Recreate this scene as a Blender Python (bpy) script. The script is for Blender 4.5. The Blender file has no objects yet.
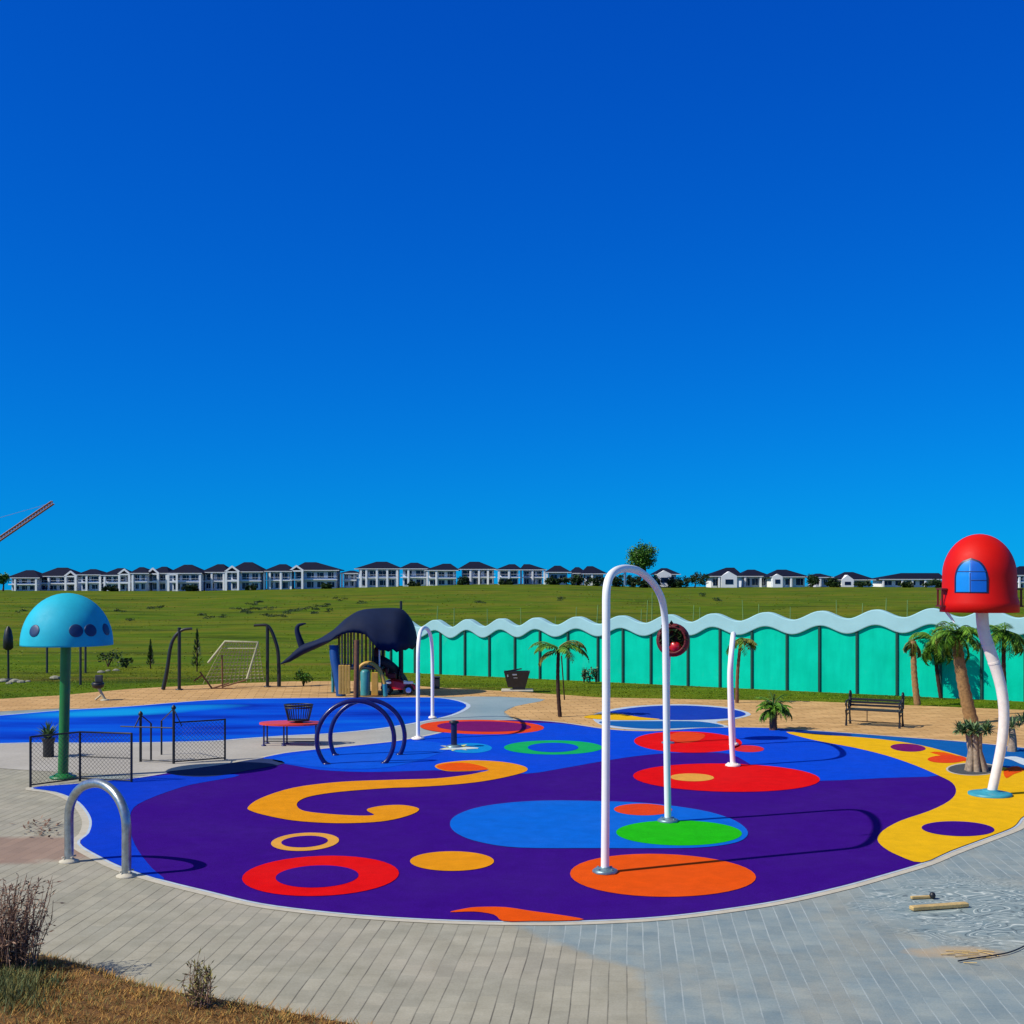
import bpy, math, random
from mathutils import Vector, Matrix, noise as mnoise
from math import sin, cos, pi, radians, sqrt

rnd = random.Random(7)
SC = bpy.context.scene
COL = SC.collection
F, CX, HZ, HC = 1250.0, 512.0, 575.0, 4.2      # lens in pixels, image centre, horizon row, eye height

# ------------------------------------------------------------------ geometry from sight lines
def G(px, py, z=0.0):
    d = F * (HC - z) / (py - HZ)
    return Vector(((px - CX) / F * d, d, z))
def V(px, py, d):
    return Vector(((px - CX) / F * d, d, HC - (py - HZ) / F * d))
def plane_pt(A, B, px, py):
    k = (px - CX) / F
    dx, dy = B.x - A.x, B.y - A.y
    s = (k * A.y - A.x) / (dx - k * dy)
    d = A.y + s * dy
    return Vector((A.x + s * dx, d, HC - (py - HZ) / F * d))
def smooth(pts, closed=False, n=5):
    out = []
    m = len(pts)
    P = lambda i: Vector(pts[i % m]) if closed else Vector(pts[max(0, min(m - 1, i))])
    for i in range(m if closed else m - 1):
        p0, p1, p2, p3 = P(i - 1), P(i), P(i + 1), P(i + 2)
        for j in range(n):
            t = j / n
            out.append(0.5 * ((2 * p1) + (p2 - p0) * t + (2 * p0 - 5 * p1 + 4 * p2 - p3) * t * t + (3 * p1 - p0 - 3 * p2 + p3) * t ** 3))
    if not closed:
        out.append(Vector(pts[-1]))
    return out
def lerp(a, b, t): return a + (b - a) * t
def interp(x, tab):
    if x <= tab[0][0]: return tab[0][1]
    for (a, va), (b, vb) in zip(tab, tab[1:]):
        if x <= b: return va + (vb - va) * (x - a) / (b - a)
    return tab[-1][1]
def sstep(a, b, x):
    t = max(0, min(1, (x - a) / (b - a)))
    return t * t * (3 - 2 * t)

# ------------------------------------------------------------------ mesh builder
ROOT = {}
class MB:
    def __init__(s): s.v, s.f, s.m, s.sm = [], [], [], []
    def add(s, vs, fs, mi=0, sm=False):
        o = len(s.v)
        s.v += [Vector(v) for v in vs]
        for f in fs:
            s.f.append([i + o for i in f]); s.m.append(mi); s.sm.append(sm)
        return s
    def box(s, c, size, rz=0, mi=0, rx=0, ry=0):
        c = Vector(c); R = Matrix.Rotation(rz, 3, 'Z') @ Matrix.Rotation(ry, 3, 'Y') @ Matrix.Rotation(rx, 3, 'X')
        x, y, z = [q / 2 for q in size]
        vs = [c + R @ Vector(p) for p in ((-x,-y,-z),(x,-y,-z),(x,y,-z),(-x,y,-z),(-x,-y,z),(x,-y,z),(x,y,z),(-x,y,z))]
        return s.add(vs, [(0,3,2,1),(4,5,6,7),(0,1,5,4),(1,2,6,5),(2,3,7,6),(3,0,4,7)], mi)
    def bbox(s, c, size, b=.01, rz=0, mi=0):            # box with chamfered upright and top edges
        c = Vector(c); R = Matrix.Rotation(rz, 3, 'Z'); x, y, z = [q / 2 for q in size]
        rings = []
        for zz, i in ((-z, b), (-z + b, 0), (z - b, 0), (z, b)):
            X, Y = x - i, y - i
            rings.append([c + R @ Vector(p) for p in ((-X+b,-Y,zz),(X-b,-Y,zz),(X,-Y+b,zz),(X,Y-b,zz),(X-b,Y,zz),(-X+b,Y,zz),(-X,Y-b,zz),(-X,-Y+b,zz))])
        return s.loft(rings, mi=mi, sm=False)
    def loft(s, rings, mi=0, sm=True, cap=True, closed=True):
        n = len(rings[0]); vs = [p for r in rings for p in r]; fs = []
        for i in range(len(rings) - 1):
            for j in range(n if closed else n - 1):
                k = (j + 1) % n
                fs.append((i*n+j, i*n+k, (i+1)*n+k, (i+1)*n+j))
        s.add(vs, fs, mi, sm)
        if cap:
            s.add(rings[0], [tuple(range(n))[::-1]], mi); s.add(rings[-1], [tuple(range(n))], mi)
        return s
    def tube(s, pts, r, n=10, mi=0, cap=True):
        pts = [Vector(p) for p in pts]; rs = r if isinstance(r, (list, tuple)) else [r] * len(pts)
        rings = []; prev = None
        for i, p in enumerate(pts):
            t = (pts[min(i+1, len(pts)-1)] - pts[max(i-1, 0)])
            if t.length < 1e-9: t = Vector((0,0,1))
            t.normalize()
            if prev is None:
                a = Vector((0,0,1)) if abs(t.z) < .9 else Vector((1,0,0))
                u = t.cross(a).normalized()
            else:
                u = prev - t * prev.dot(t)
                u = u.normalized() if u.length > 1e-6 else t.orthogonal().normalized()
            w = t.cross(u); prev = u
            rings.append([p + (u * cos(2*pi*k/n) + w * sin(2*pi*k/n)) * rs[i] for k in range(n)])
        return s.loft(rings, mi, True, cap)
    def bar(s, a, b, r, n=6, mi=0): return s.tube([a, b], r, n, mi)
    def lathe(s, c, prof, n=24, mi=0, cap=True):
        c = Vector(c)
        return s.loft([[c + Vector((r*cos(2*pi*k/n), r*sin(2*pi*k/n), z)) for k in range(n)] for r, z in prof], mi, True, cap)
    def poly(s, pts, mi=0):
        pts = [Vector(p) for p in pts]
        area = sum(a.x*b.y - b.x*a.y for a, b in zip(pts, pts[1:] + pts[:1]))
        if area < 0: pts = pts[::-1]
        return s.add(pts, [tuple(range(len(pts)))], mi)
    def leaf(s, base, tip, w, mi=0, up=Vector((0,0,1))):
        base, tip = Vector(base), Vector(tip); d = tip - base
        side = d.cross(up)
        side = side.normalized() * w / 2 if side.length > 1e-6 else Vector((w/2, 0, 0))
        mid = base + d * .45
        return s.add([base, mid - side, tip, mid + side], [(0, 1, 2, 3)], mi)
    def build(s, name, mats, parent=None):
        if not isinstance(mats, (list, tuple)): mats = [mats]
        off = ROOT.get(parent.name, Vector()) if parent else Vector()
        me = bpy.data.meshes.new(name)
        me.from_pydata([v - off for v in s.v], [], s.f)
        for m in mats: me.materials.append(m)
        me.polygons.foreach_set('material_index', s.m)
        me.polygons.foreach_set('use_smooth', s.sm)
        me.update()
        o = bpy.data.objects.new(name, me); COL.objects.link(o)
        if parent:
            o.parent = parent; ROOT[o.name] = off
        else: ROOT[o.name] = Vector()
        return o
def tag(o, label, cat, group=None, kind=None):
    o['label'] = label; o['category'] = cat
    if group: o['group'] = group
    if kind: o['kind'] = kind
    return o
def thing(name, loc, label, cat, group=None):
    o = bpy.data.objects.new(name, None); COL.objects.link(o)
    o.location = loc; o.empty_display_size = .2
    ROOT[o.name] = Vector(loc)
    return tag(o, label, cat, group)
def struct(o, label=None, cat=None):
    o['kind'] = 'structure'
    if label: o['label'] = label; o['category'] = cat
    return o

# ------------------------------------------------------------------ materials
def rgb(r, g, b):
    f = lambda c: (c/255)/12.92 if c <= 10 else (((c/255)+.055)/1.055)**2.4
    return (f(r), f(g), f(b), 1)
class NT:
    def __init__(s, name):
        s.m = bpy.data.materials.new(name); s.m.use_nodes = True; s.t = s.m.node_tree
        s.b = s.t.nodes['Principled BSDF']
        s.tc = s.t.nodes.new('ShaderNodeTexCoord')
    def n(s, typ, **kw):
        o = s.t.nodes.new(typ)
        for k, v in kw.items():
            if k.startswith('i_'):
                key = k[2:]; key = int(key) if key.isdigit() else key.replace('_', ' ')
                o.inputs[key].default_value = v
            else: setattr(o, k, v)
        return o
    def l(s, a, b): s.t.links.new(a, b)
    def noise(s, scale, detail=4, rough=.55, stretch=None, coord='Object'):
        src = s.tc.outputs[coord]
        if stretch:
            mp = s.n('ShaderNodeMapping'); mp.inputs['Scale'].default_value = stretch
            s.l(src, mp.inputs['Vector']); src = mp.outputs[0]
        o = s.n('ShaderNodeTexNoise'); o.inputs['Scale'].default_value = scale
        o.inputs['Detail'].default_value = detail; o.inputs['Roughness'].default_value = rough
        s.l(src, o.inputs['Vector'])
        return o.outputs['Fac']
    def ramp(s, fac, stops):
        r = s.n('ShaderNodeValToRGB'); e = r.color_ramp.elements
        while len(e) < len(stops): e.new(.5)
        for q, (p, c) in zip(e, stops):
            q.position = p; q.color = c if len(c) == 4 else (*c, 1)
        s.l(fac, r.inputs[0]); return r.outputs[0]
    def mix(s, fac, a, b, mode='MIX'):
        o = s.n('ShaderNodeMix', data_type='RGBA', blend_type=mode)
        for sock, v in ((o.inputs[0], fac), (o.inputs[6], a), (o.inputs[7], b)):
            if hasattr(v, 'is_linked'): s.l(v, sock)
            else: sock.default_value = v
        return o.outputs[2]
    def math(s, op, a, b=0.0, c=None):
        o = s.n('ShaderNodeMath', operation=op)
        for i, v in enumerate((a, b) if c is None else (a, b, c)):
            if hasattr(v, 'is_linked'): s.l(v, o.inputs[i])
            else: o.inputs[i].default_value = v
        return o.outputs[0]
    def bump(s, h, dist=.01, strength=.5):
        o = s.n('ShaderNodeBump'); o.inputs['Strength'].default_value = strength; o.inputs['Distance'].default_value = dist
        s.l(h, o.inputs['Height']); s.l(o.outputs[0], s.b.inputs['Normal'])
    def col(s, c):
        if hasattr(c, 'is_linked'): s.l(c, s.b.inputs['Base Color'])
        else: s.b.inputs['Base Color'].default_value = c
        return s
def mat(name, c, rough=.6, var=.12, scale=3.0, metal=0.0, bump=0.0, bscale=60, spec=.5, coat=0.0, detail=5):
    t = NT(name); c = c if len(c) == 4 else (*c, 1)
    lo = tuple(x*(1-var) for x in c[:3]) + (1,); hi = tuple(min(.92, x*(1+var)) for x in c[:3]) + (1,)
    nz = t.noise(scale, detail, .6)
    t.col(t.ramp(nz, [(.3, lo), (.7, hi)]))
    t.b.inputs['Metallic'].default_value = metal
    t.b.inputs['Specular IOR Level'].default_value = spec
    t.b.inputs['Coat Weight'].default_value = coat
    r = t.math('MULTIPLY_ADD', t.noise(scale*2.3, 3), .25, rough-.12); t.l(r, t.b.inputs['Roughness'])
    if bump: t.bump(t.noise(bscale, 3), bump, .6)
    return t.m
def rubber(name, c):
    """poured rubber granules: fine speckle, faint wear mottling"""
    t = NT(name)
    sp = t.noise(95, 2, .7); big = t.noise(.55, 5, .6); mid = t.noise(3.5, 4, .6)
    d = tuple(x*.78 for x in c[:3]) + (1,); h = tuple(min(.92, x*1.22 + .004) for x in c[:3]) + (1,)
    a = t.ramp(sp, [(.36, d), (.64, h)])
    dust = (.30, .27, .23, 1)
    k = t.math('MULTIPLY', t.ramp(big, [(.42, (0,0,0)), (.75, (1,1,1))]), .018)
    a = t.mix(k, a, dust)
    k2 = t.ramp(mid, [(.25, (.82,.82,.82)), (.7, (1.0,1.0,1.0))])
    a = t.mix(1.0, a, k2, 'MULTIPLY')
    t.col(a); t.b.inputs['Roughness'].default_value = .9; t.b.inputs['Specular IOR Level'].default_value = .03
    t.bump(sp, .004, .5)
    return t.m
def foliage(name, dark, light, rough=.5, trans=.15):
    t = NT(name)
    g = t.n('ShaderNodeNewGeometry')
    a = t.ramp(g.outputs['Random Per Island'], [(0, dark), (1, light)])
    t.col(a); t.b.inputs['Roughness'].default_value = rough
    t.b.inputs['Specular IOR Level'].default_value = .3
    return t.m

M = {}
M['purple'] = rubber('purple_rubber', rgb(55, 6, 124))
M['blue'] = rubber('blue_rubber', rgb(2, 70, 205))
M['left_blue'] = rubber('deep_blue_rubber', rgb(4, 58, 192))
M['blue_sheen'] = rubber('painted_sheen_rubber', rgb(3, 84, 210))  # lighter copy of the blue, carries the painted sheen by the hoops
M['sky_blue'] = rubber('bright_blue_rubber', rgb(4, 100, 205))
M['red'] = rubber('red_rubber', rgb(222, 8, 10))
M['redpink'] = rubber('faded_red_rubber', rgb(210, 42, 48))
M['orange'] = rubber('orange_rubber', rgb(232, 82, 6))
M['redorange'] = rubber('red_orange_rubber', rgb(222, 66, 24))
M['gold'] = rubber('gold_rubber', rgb(226, 146, 16))
M['ring_gold'] = rubber('sand_gold_rubber', rgb(222, 160, 66))
M['yellow'] = rubber('yellow_rubber', rgb(238, 178, 14))
M['green'] = rubber('green_rubber', rgb(30, 182, 14))
M['mint'] = rubber('mint_green_rubber', rgb(16, 168, 92))
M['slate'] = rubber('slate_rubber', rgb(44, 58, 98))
M['teal_blue'] = rubber('teal_blue_rubber', rgb(8, 92, 165))
M['magenta'] = rubber('magenta_rubber', rgb(112, 18, 98))
M['navy_r'] = rubber('navy_rubber', rgb(16, 48, 128))
M['cyan'] = rubber('cyan_rubber', rgb(10, 134, 205))
M['pale_y'] = rubber('pale_yellow_rubber', rgb(220, 220, 130))
M['pond_blue'] = rubber('royal_blue_rubber', rgb(18, 60, 170))
M['white_r'] = rubber('white_rubber', rgb(200, 210, 215))
M['edging'] = mat('concrete_edging', rgb(190, 182, 162), .8, .12, 6, bump=.004, bscale=40)
M['pale_edge'] = mat('pale_edge_strip', rgb(176, 190, 204), .8, .12, 6)

def paving_material():
    t = NT('concrete_pavers')
    ang = math.atan2(115, 1250)
    sep = t.n('ShaderNodeSeparateXYZ'); t.l(t.tc.outputs['Object'], sep.inputs[0])
    X, Y = sep.outputs[0], sep.outputs[1]
    u = t.math('SUBTRACT', t.math('MULTIPLY', X, cos(ang)), t.math('MULTIPLY', Y, sin(ang)))
    wv = t.math('MULTIPLY', t.math('SUBTRACT', t.noise(.6, 2), .5), .05)
    u = t.math('ADD', u, wv)
    us = t.math('DIVIDE', u, .183)
    fr = t.math('FRACT', us)
    line = t.math('GREATER_THAN', t.math('ABSOLUTE', t.math('SUBTRACT', fr, .5)), .462)
    cmb = t.n('ShaderNodeCombineXYZ')
    v = t.math('ADD', t.math('MULTIPLY', Y, cos(ang)), t.math('MULTIPLY', X, sin(ang)))
    t.l(v, cmb.inputs[0]); t.l(u, cmb.inputs[1])
    br = t.n('ShaderNodeTexBrick', offset=.5)
    t.l(cmb.outputs[0], br.inputs['Vector'])
    br.inputs['Scale'].default_value = 1; br.inputs['Brick Width'].default_value = .37; br.inputs['Row Height'].default_value = .183
    br.inputs['Mortar Size'].default_value = .0035; br.inputs['Color1'].default_value = (.9,.9,.9,1); br.inputs['Color2'].default_value = (1.08,1.06,1.04,1); br.inputs['Mortar'].default_value = (.86,.86,.86,1)
    n1 = t.noise(.35, 5, .6); n2 = t.noise(2.2, 6, .65); n3 = t.noise(40, 3, .6)
    base = t.ramp(n2, [(.3, rgb(148, 144, 126)), (.7, rgb(170, 166, 148))])
    base = t.mix(t.math('MULTIPLY', t.ramp(n1, [(.45, (0,0,0)), (.7, (1,1,1))]), .35), base, rgb(174, 164, 150))
    blue = t.ramp(n2, [(.3, rgb(120, 138, 144)), (.7, rgb(148, 158, 154))])
    # dyed blue-grey sweep: everything right of a curved line, ragged edge, patches of bare grey at the far right front
    d1 = t.math('SUBTRACT', X, t.math('SUBTRACT', 1.35, t.math('MULTIPLY', t.math('MAXIMUM', t.math('SUBTRACT', Y, 13.2), 0.0), .78)))
    d1 = t.math('ADD', d1, t.math('MULTIPLY', t.math('SUBTRACT', n1, .5), .7))
    d1 = t.math('ADD', d1, t.math('MULTIPLY', t.math('SUBTRACT', n2, .5), .5))
    k = t.ramp(t.math('MULTIPLY_ADD', d1, 1.4, .5), [(.35, (0,0,0)), (.65, (1,1,1))])
    pat = t.ramp(t.noise(.55, 4, .6, (1, .6, 1)), [(.50, (0,0,0)), (.66, (1,1,1))])
    k = t.math('MULTIPLY', k, t.math('SUBTRACT', 1.0, t.math('MULTIPLY', pat, .6)))
    far = t.ramp(t.math('DIVIDE', t.math('SUBTRACT', Y, 26.0), 6.0), [(0, (0,0,0)), (1, (1,1,1))])
    base = t.mix(k, base, blue)
    # reddish silt left of the hoop
    ex = t.math('DIVIDE', t.math('ADD', X, 7.9), 2.2); ey = t.math('DIVIDE', t.math('SUBTRACT', Y, 19.1), 1.1)
    rr = t.math('ADD', t.math('POWER', ex, 2.0), t.math('POWER', ey, 2.0))
    rr = t.math('ADD', rr, t.math('MULTIPLY', t.math('SUBTRACT', n2, .5), .9))
    rs = t.math('MULTIPLY', t.ramp(rr, [(.55, (1,1,1)), (.98, (0,0,0))]), .75)
    base = t.mix(rs, base, rgb(146, 116, 100))
    base = t.mix(1.0, base, br.outputs['Color'], 'MULTIPLY')
    jc = t.mix(k, rgb(86, 82, 72), rgb(178, 188, 186))
    jv = t.math('MULTIPLY', line, t.ramp(t.noise(1.3, 4, .6), [(.3, (.3,.3,.3)), (.6, (1,1,1))]))
    jv = t.math('MULTIPLY', jv, t.math('SUBTRACT', 1.0, rs)); jv = t.math('MULTIPLY', jv, t.ramp(t.noise(.8, 4, .6), [(.34, (.35,.35,.35)), (.6, (1,1,1))]))
    base = t.mix(t.math('MULTIPLY', jv, .85), base, jc)
    base = t.mix(1.0, base, t.ramp(n3, [(.3, (.9,.9,.9)), (.7, (1.06,1.06,1.06))]), 'MULTIPLY')
    # dried silt swirls left by running water at the right front
    ex = t.math('DIVIDE', t.math('SUBTRACT', X, 6.1), 1.9); ey = t.math('DIVIDE', t.math('SUBTRACT', Y, 15.6), 2.1)
    rr = t.math('ADD', t.math('ADD', t.math('MULTIPLY', ex, ex), t.math('MULTIPLY', ey, ey)), t.math('MULTIPLY', t.math('SUBTRACT', n2, .5), 1.3))
    ms = t.ramp(rr, [(.35, (1,1,1)), (.95, (0,0,0))])
    sw = t.n('ShaderNodeTexNoise'); mp = t.n('ShaderNodeMapping'); mp.inputs['Scale'].default_value = (.75, 1.25, 1); mp.inputs['Location'].default_value = (3.1, 1.7, 0)
    t.l(t.tc.outputs['Object'], mp.inputs[0]); t.l(mp.outputs[0], sw.inputs['Vector'])
    sw.inputs['Scale'].default_value = .9; sw.inputs['Detail'].default_value = 2.5; sw.inputs['Roughness'].default_value = .45; sw.inputs['Distortion'].default_value = 2.6
    cf = t.math('FRACT', t.math('MULTIPLY', sw.outputs['Fac'], 12.0))
    brk = t.ramp(t.noise(1.7, 4, .6, (.6, 1.6, 1)), [(.34, (0,0,0)), (.50, (1,1,1))])
    base = t.mix(t.math('MULTIPLY', ms, .8), base, t.ramp(n2, [(.3, rgb(112, 134, 140)), (.7, rgb(142, 156, 154))]))
    pl = t.ramp(cf, [(.0, (0,0,0)), (.10, (1,1,1)), (.26, (0,0,0))]); dk = t.ramp(cf, [(.42, (0,0,0)), (.54, (1,1,1)), (.66, (0,0,0))])
    base = t.mix(t.math('MULTIPLY', t.math('MULTIPLY', pl, ms), t.math('MULTIPLY', brk, .95)), base, rgb(204, 210, 202))
    base = t.mix(t.math('MULTIPLY', t.math('MULTIPLY', dk, ms), t.math('MULTIPLY', brk, .85)), base, rgb(66, 78, 86))
    ex = t.math('DIVIDE', t.math('SUBTRACT', X, 4.95), .6); ey = t.math('DIVIDE', t.math('SUBTRACT', Y, 13.9), .28)
    rr = t.math('ADD', t.math('ADD', t.math('MULTIPLY', ex, ex), t.math('MULTIPLY', ey, ey)), t.math('MULTIPLY', t.math('SUBTRACT', n2, .5), 2.2))
    base = t.mix(t.math('MULTIPLY', t.ramp(rr, [(.2, (1,1,1)), (1.0, (0,0,0))]), .6), base, rgb(190, 158, 112))
    t.col(base); t.b.inputs['Roughness'].default_value = .8; t.b.inputs['Specular IOR Level'].default_value = .2
    h = t.math('ADD', t.math('MULTIPLY', line, -1.0), t.math('MULTIPLY', n3, .35))
    t.bump(h, .006, .5)
    return t.m
def tan_material():
    t = NT('sand_coloured_pavers')
    mp = t.n('ShaderNodeMapping'); mp.inputs['Rotation'].default_value = (0, 0, radians(-8)); t.l(t.tc.outputs['Object'], mp.inputs[0])
    br = t.n('ShaderNodeTexBrick', offset=.5); t.l(mp.outputs[0], br.inputs['Vector'])
    br.inputs['Scale'].default_value = 1; br.inputs['Brick Width'].default_value = .62; br.inputs['Row Height'].default_value = .3
    br.inputs['Mortar Size'].default_value = .016
    br.inputs['Color1'].default_value = rgb(194, 154, 100); br.inputs['Color2'].default_value = rgb(212, 172, 116); br.inputs['Mortar'].default_value = rgb(158, 122, 78)
    n = t.noise(.7, 5, .6, (1, 2.5, 1)); f = t.noise(20, 3)
    c = t.mix(1.0, br.outputs['Color'], t.ramp(n, [(.3, (.78,.76,.73)), (.7, (1.12,1.11,1.1))]), 'MULTIPLY')
    c = t.mix(1.0, c, t.ramp(f, [(.3, (.9,.9,.9)), (.7, (1.05,1.05,1.05))]), 'MULTIPLY')
    t.col(c); t.b.inputs['Roughness'].default_value = .88; t.b.inputs['Specular IOR Level'].default_value = .15
    t.bump(f, .006, .5)
    return t.m
def path_material():
    t = NT('trowelled_concrete'); n = t.noise(.5, 5, .6); f = t.noise(14, 4)
    sep = t.n('ShaderNodeSeparateXYZ'); t.l(t.tc.outputs['Object'], sep.inputs[0])
    k = t.ramp(t.math('MULTIPLY_ADD', sep.outputs[0], .18, 1.05), [(.3, (0,0,0)), (.9, (1,1,1))])
    a = t.mix(k, t.ramp(n, [(.3, rgb(160, 154, 142)), (.7, rgb(182, 176, 164))]), t.ramp(n, [(.3, rgb(120, 144, 152)), (.7, rgb(140, 160, 166))]))
    a = t.mix(1.0, a, t.ramp(f, [(.3, (.9,.9,.9)), (.7, (1.06,1.06,1.06))]), 'MULTIPLY')
    t.col(a); t.b.inputs['Roughness'].default_value = .85; t.bump(f, .004, .5)
    return t.m
def ground_material():
    t = NT('rough_grassland')
    a = t.noise(.045, 6, .62, (1, 1.6, 1)); b = t.noise(.35, 5, .6, (.6, 1.4, 1)); c = t.noise(5, 4, .7)
    base = t.ramp(b, [(.28, rgb(58, 84, 6)), (.5, rgb(80, 104, 10)), (.74, rgb(104, 120, 18))])
    k = t.ramp(a, [(.46, (0,0,0)), (.62, (1,1,1))])
    base = t.mix(t.math('MULTIPLY', k, .6), base, rgb(116, 112, 28))
    k2 = t.ramp(t.noise(.07, 6, .72, (.45, 1.9, 1)), [(.53, (0,0,0)), (.62, (1,1,1))])
    base = t.mix(t.math('MULTIPLY', k2, .7), base, rgb(48, 64, 8))
    k3 = t.ramp(t.noise(.12, 6, .7, (.35, 2.2, 1)), [(.56, (0,0,0)), (.64, (1,1,1))])
    base = t.mix(t.math('MULTIPLY', k3, .6), base, rgb(118, 102, 40))
    base = t.mix(1.0, base, t.ramp(c, [(.3, (.8,.8,.78)), (.7, (1.15,1.15,1.1))]), 'MULTIPLY')
    t.col(base); t.b.inputs['Roughness'].default_value = .95; t.b.inputs['Specular IOR Level'].default_value = .05
    t.bump(c, .08, .7)
    return t.m
def pool_material():
    t = NT('streaked_blue_rubber')
    n = t.noise(.35, 4, .55, (.45, 1.8, 1)); sp = t.noise(90, 2, .7)
    base = t.ramp(n, [(.34, rgb(2, 44, 160)), (.50, rgb(2, 70, 196)), (.64, rgb(3, 88, 204)), (.80, rgb(10, 122, 206))])
    sep = t.n('ShaderNodeSeparateXYZ'); t.l(t.tc.outputs['Object'], sep.inputs[0])
    ex = t.math('DIVIDE', t.math('ADD', sep.outputs[0], 11.9), 3.2); ey = t.math('DIVIDE', t.math('SUBTRACT', sep.outputs[1], t.math('MULTIPLY_ADD', sep.outputs[0], .45, 43.7)), 1.5)
    q = t.math('ADD', t.math('ADD', t.math('MULTIPLY', ex, ex), t.math('MULTIPLY', ey, ey)), t.math('MULTIPLY', t.math('SUBTRACT', n, .5), 1.6))
    base = t.mix(t.ramp(q, [(.1, (.9,.9,.9)), (1.0, (0,0,0))]), base, rgb(12, 150, 212))
    base = t.mix(1.0, base, t.ramp(sp, [(.36, (.85,.85,.85)), (.64, (1.12,1.12,1.12))]), 'MULTIPLY')
    t.col(base); t.b.inputs['Roughness'].default_value = .8; t.b.inputs['Specular IOR Level'].default_value = .05
    return t.m
M['paving'] = paving_material(); M['tan'] = tan_material(); M['path'] = path_material()
M['ground'] = ground_material(); M['pool'] = pool_material()
M['white'] = mat('white_powder_coat', rgb(244, 244, 240), .45, .04, 5, spec=.4, coat=0)
M['white_old'] = mat('weathered_white_paint', rgb(240, 226, 214), .55, .1, 9, bump=.002, bscale=30)
M['steel'] = mat('brushed_steel', (.36, .40, .42), .34, .25, 12, metal=.85)
M['flange'] = mat('zinc_flange', (.22, .34, .38), .4, .2, 10, metal=.6)
M['teal_flange'] = mat('teal_flange_paint', rgb(56, 150, 168), .45, .15, 8)
M['navy'] = mat('navy_gloss_paint', rgb(14, 18, 92), .3, .2, 6, coat=.3)
M['black'] = mat('black_metal', (.012, .013, .016), .45, .3, 8)
M['dkgrey'] = mat('dark_grey_metal', (.03, .033, .04), .5, .3, 8)
M['cap_blue'] = mat('turquoise_gelcoat', rgb(34, 176, 200), .6, .08, 3, coat=0, spec=.2)
M['cap_dot'] = mat('navy_disc_paint', rgb(16, 52, 96), .5, .15, 9)
M['green_pole'] = mat('dark_green_paint', rgb(20, 112, 50), .4, .18, 5, coat=.3)
M['cap_red'] = mat('red_gelcoat', rgb(208, 16, 6), .55, .06, 3, coat=0, spec=.2)
M['red_dark'] = mat('dark_red_gelcoat', rgb(96, 16, 20), .6, .15, 4)
M['pane_blue'] = mat('sky_blue_pane', rgb(16, 138, 224), .4, .08, 3, spec=.3)
M['pane_dark'] = mat('deep_blue_pane', rgb(10, 92, 190), .4, .08, 3, spec=.3)
M['frame_dk'] = mat('navy_window_trim', rgb(14, 26, 70), .4, .15, 6)
M['wall_teal'] = mat('teal_wall_paint', rgb(0, 190, 150), .8, .09, .9, bump=.006, bscale=14, spec=.04)
def wall_material():
    t = NT('teal_wall_paint'); n = t.noise(.9, 5, .6); st = t.noise(2.6, 5, .65, (1, 1, .12)); f = t.noise(14, 4)
    a = t.ramp(n, [(.3, rgb(2, 194, 160)), (.7, rgb(8, 214, 180))])
    a = t.mix(1.0, a, t.ramp(st, [(.30, (.84,.86,.88)), (.55, (1,1,1)), (.8, (1.08,1.05,1.05))]), 'MULTIPLY')
    k = t.ramp(t.noise(1.1, 6, .7, (1, 1, .5)), [(.62, (0,0,0)), (.78, (1,1,1))]); a = t.mix(t.math('MULTIPLY', k, .3), a, rgb(96, 206, 180))
    t.col(a); t.b.inputs['Roughness'].default_value = .85; t.b.inputs['Specular IOR Level'].default_value = .04; t.bump(f, .006, .5)
    return t.m
M['wall_teal'] = wall_material()
M['wall_post'] = mat('dark_green_joint', rgb(10, 66, 58), .6, .15, 4)
M['wall_cope'] = mat('pale_blue_coping', rgb(160, 204, 210), .8, .06, 1.5, bump=.004, bscale=20, spec=.08)
M['table_red'] = mat('coral_red_plastic', rgb(214, 66, 52), .4, .08, 6)
M['whale'] = mat('slate_navy_fibreglass', rgb(17, 30, 58), .75, .25, 1.2, spec=.2)
M['whale_in'] = mat('dark_navy_lining', rgb(14, 16, 40), .6, .2, 3)
M['wood'] = mat('brown_timber', rgb(112, 74, 46), .75, .3, 9, bump=.006, bscale=25)
M['plank'] = mat('pale_weathered_timber', rgb(188, 160, 104), .8, .2, 12, bump=.006, bscale=30)
M['amber'] = mat('amber_yellow_plastic', rgb(208, 160, 66), .45, .12, 5)
M['tealp'] = mat('teal_play_plastic', rgb(58, 138, 146), .4, .12, 5)
M['bluep'] = mat('blue_slide_plastic', rgb(14, 70, 132), .45, .12, 5)
M['bar_pale'] = mat('pale_bar_paint', rgb(176, 168, 140), .5, .15, 8)
M['red_car'] = mat('red_vehicle_paint', rgb(200, 20, 26), .35, .1, 6, coat=.4)
M['chrome'] = mat('chrome', (.7, .7, .7), .2, .1, 9, metal=1)
M['tyre'] = mat('black_tyre', (.012, .012, .012), .85, .3, 12)
M['net'] = mat('pale_rope', rgb(180, 176, 140), .8, .2, 10)
M['stake'] = mat('pale_stake_timber', rgb(116, 150, 92), .8, .2, 6)
M['rock'] = mat('pale_rock', rgb(138, 136, 118), .9, .25, 6, bump=.03, bscale=10)
M['trunk_tan'] = mat('palm_bark', rgb(146, 112, 70), .9, .35, 14, bump=.02, bscale=26)
M['trunk_dk'] = mat('dark_bark', rgb(58, 34, 22), .9, .35, 14, bump=.02, bscale=26)
M['trunk_pale'] = mat('ribbed_pale_bark', rgb(150, 132, 112), .9, .35, 10, bump=.02, bscale=22)
M['gravel'] = mat('dark_gravel', rgb(70, 72, 74), .95, .5, 40, bump=.03, bscale=60)
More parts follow.
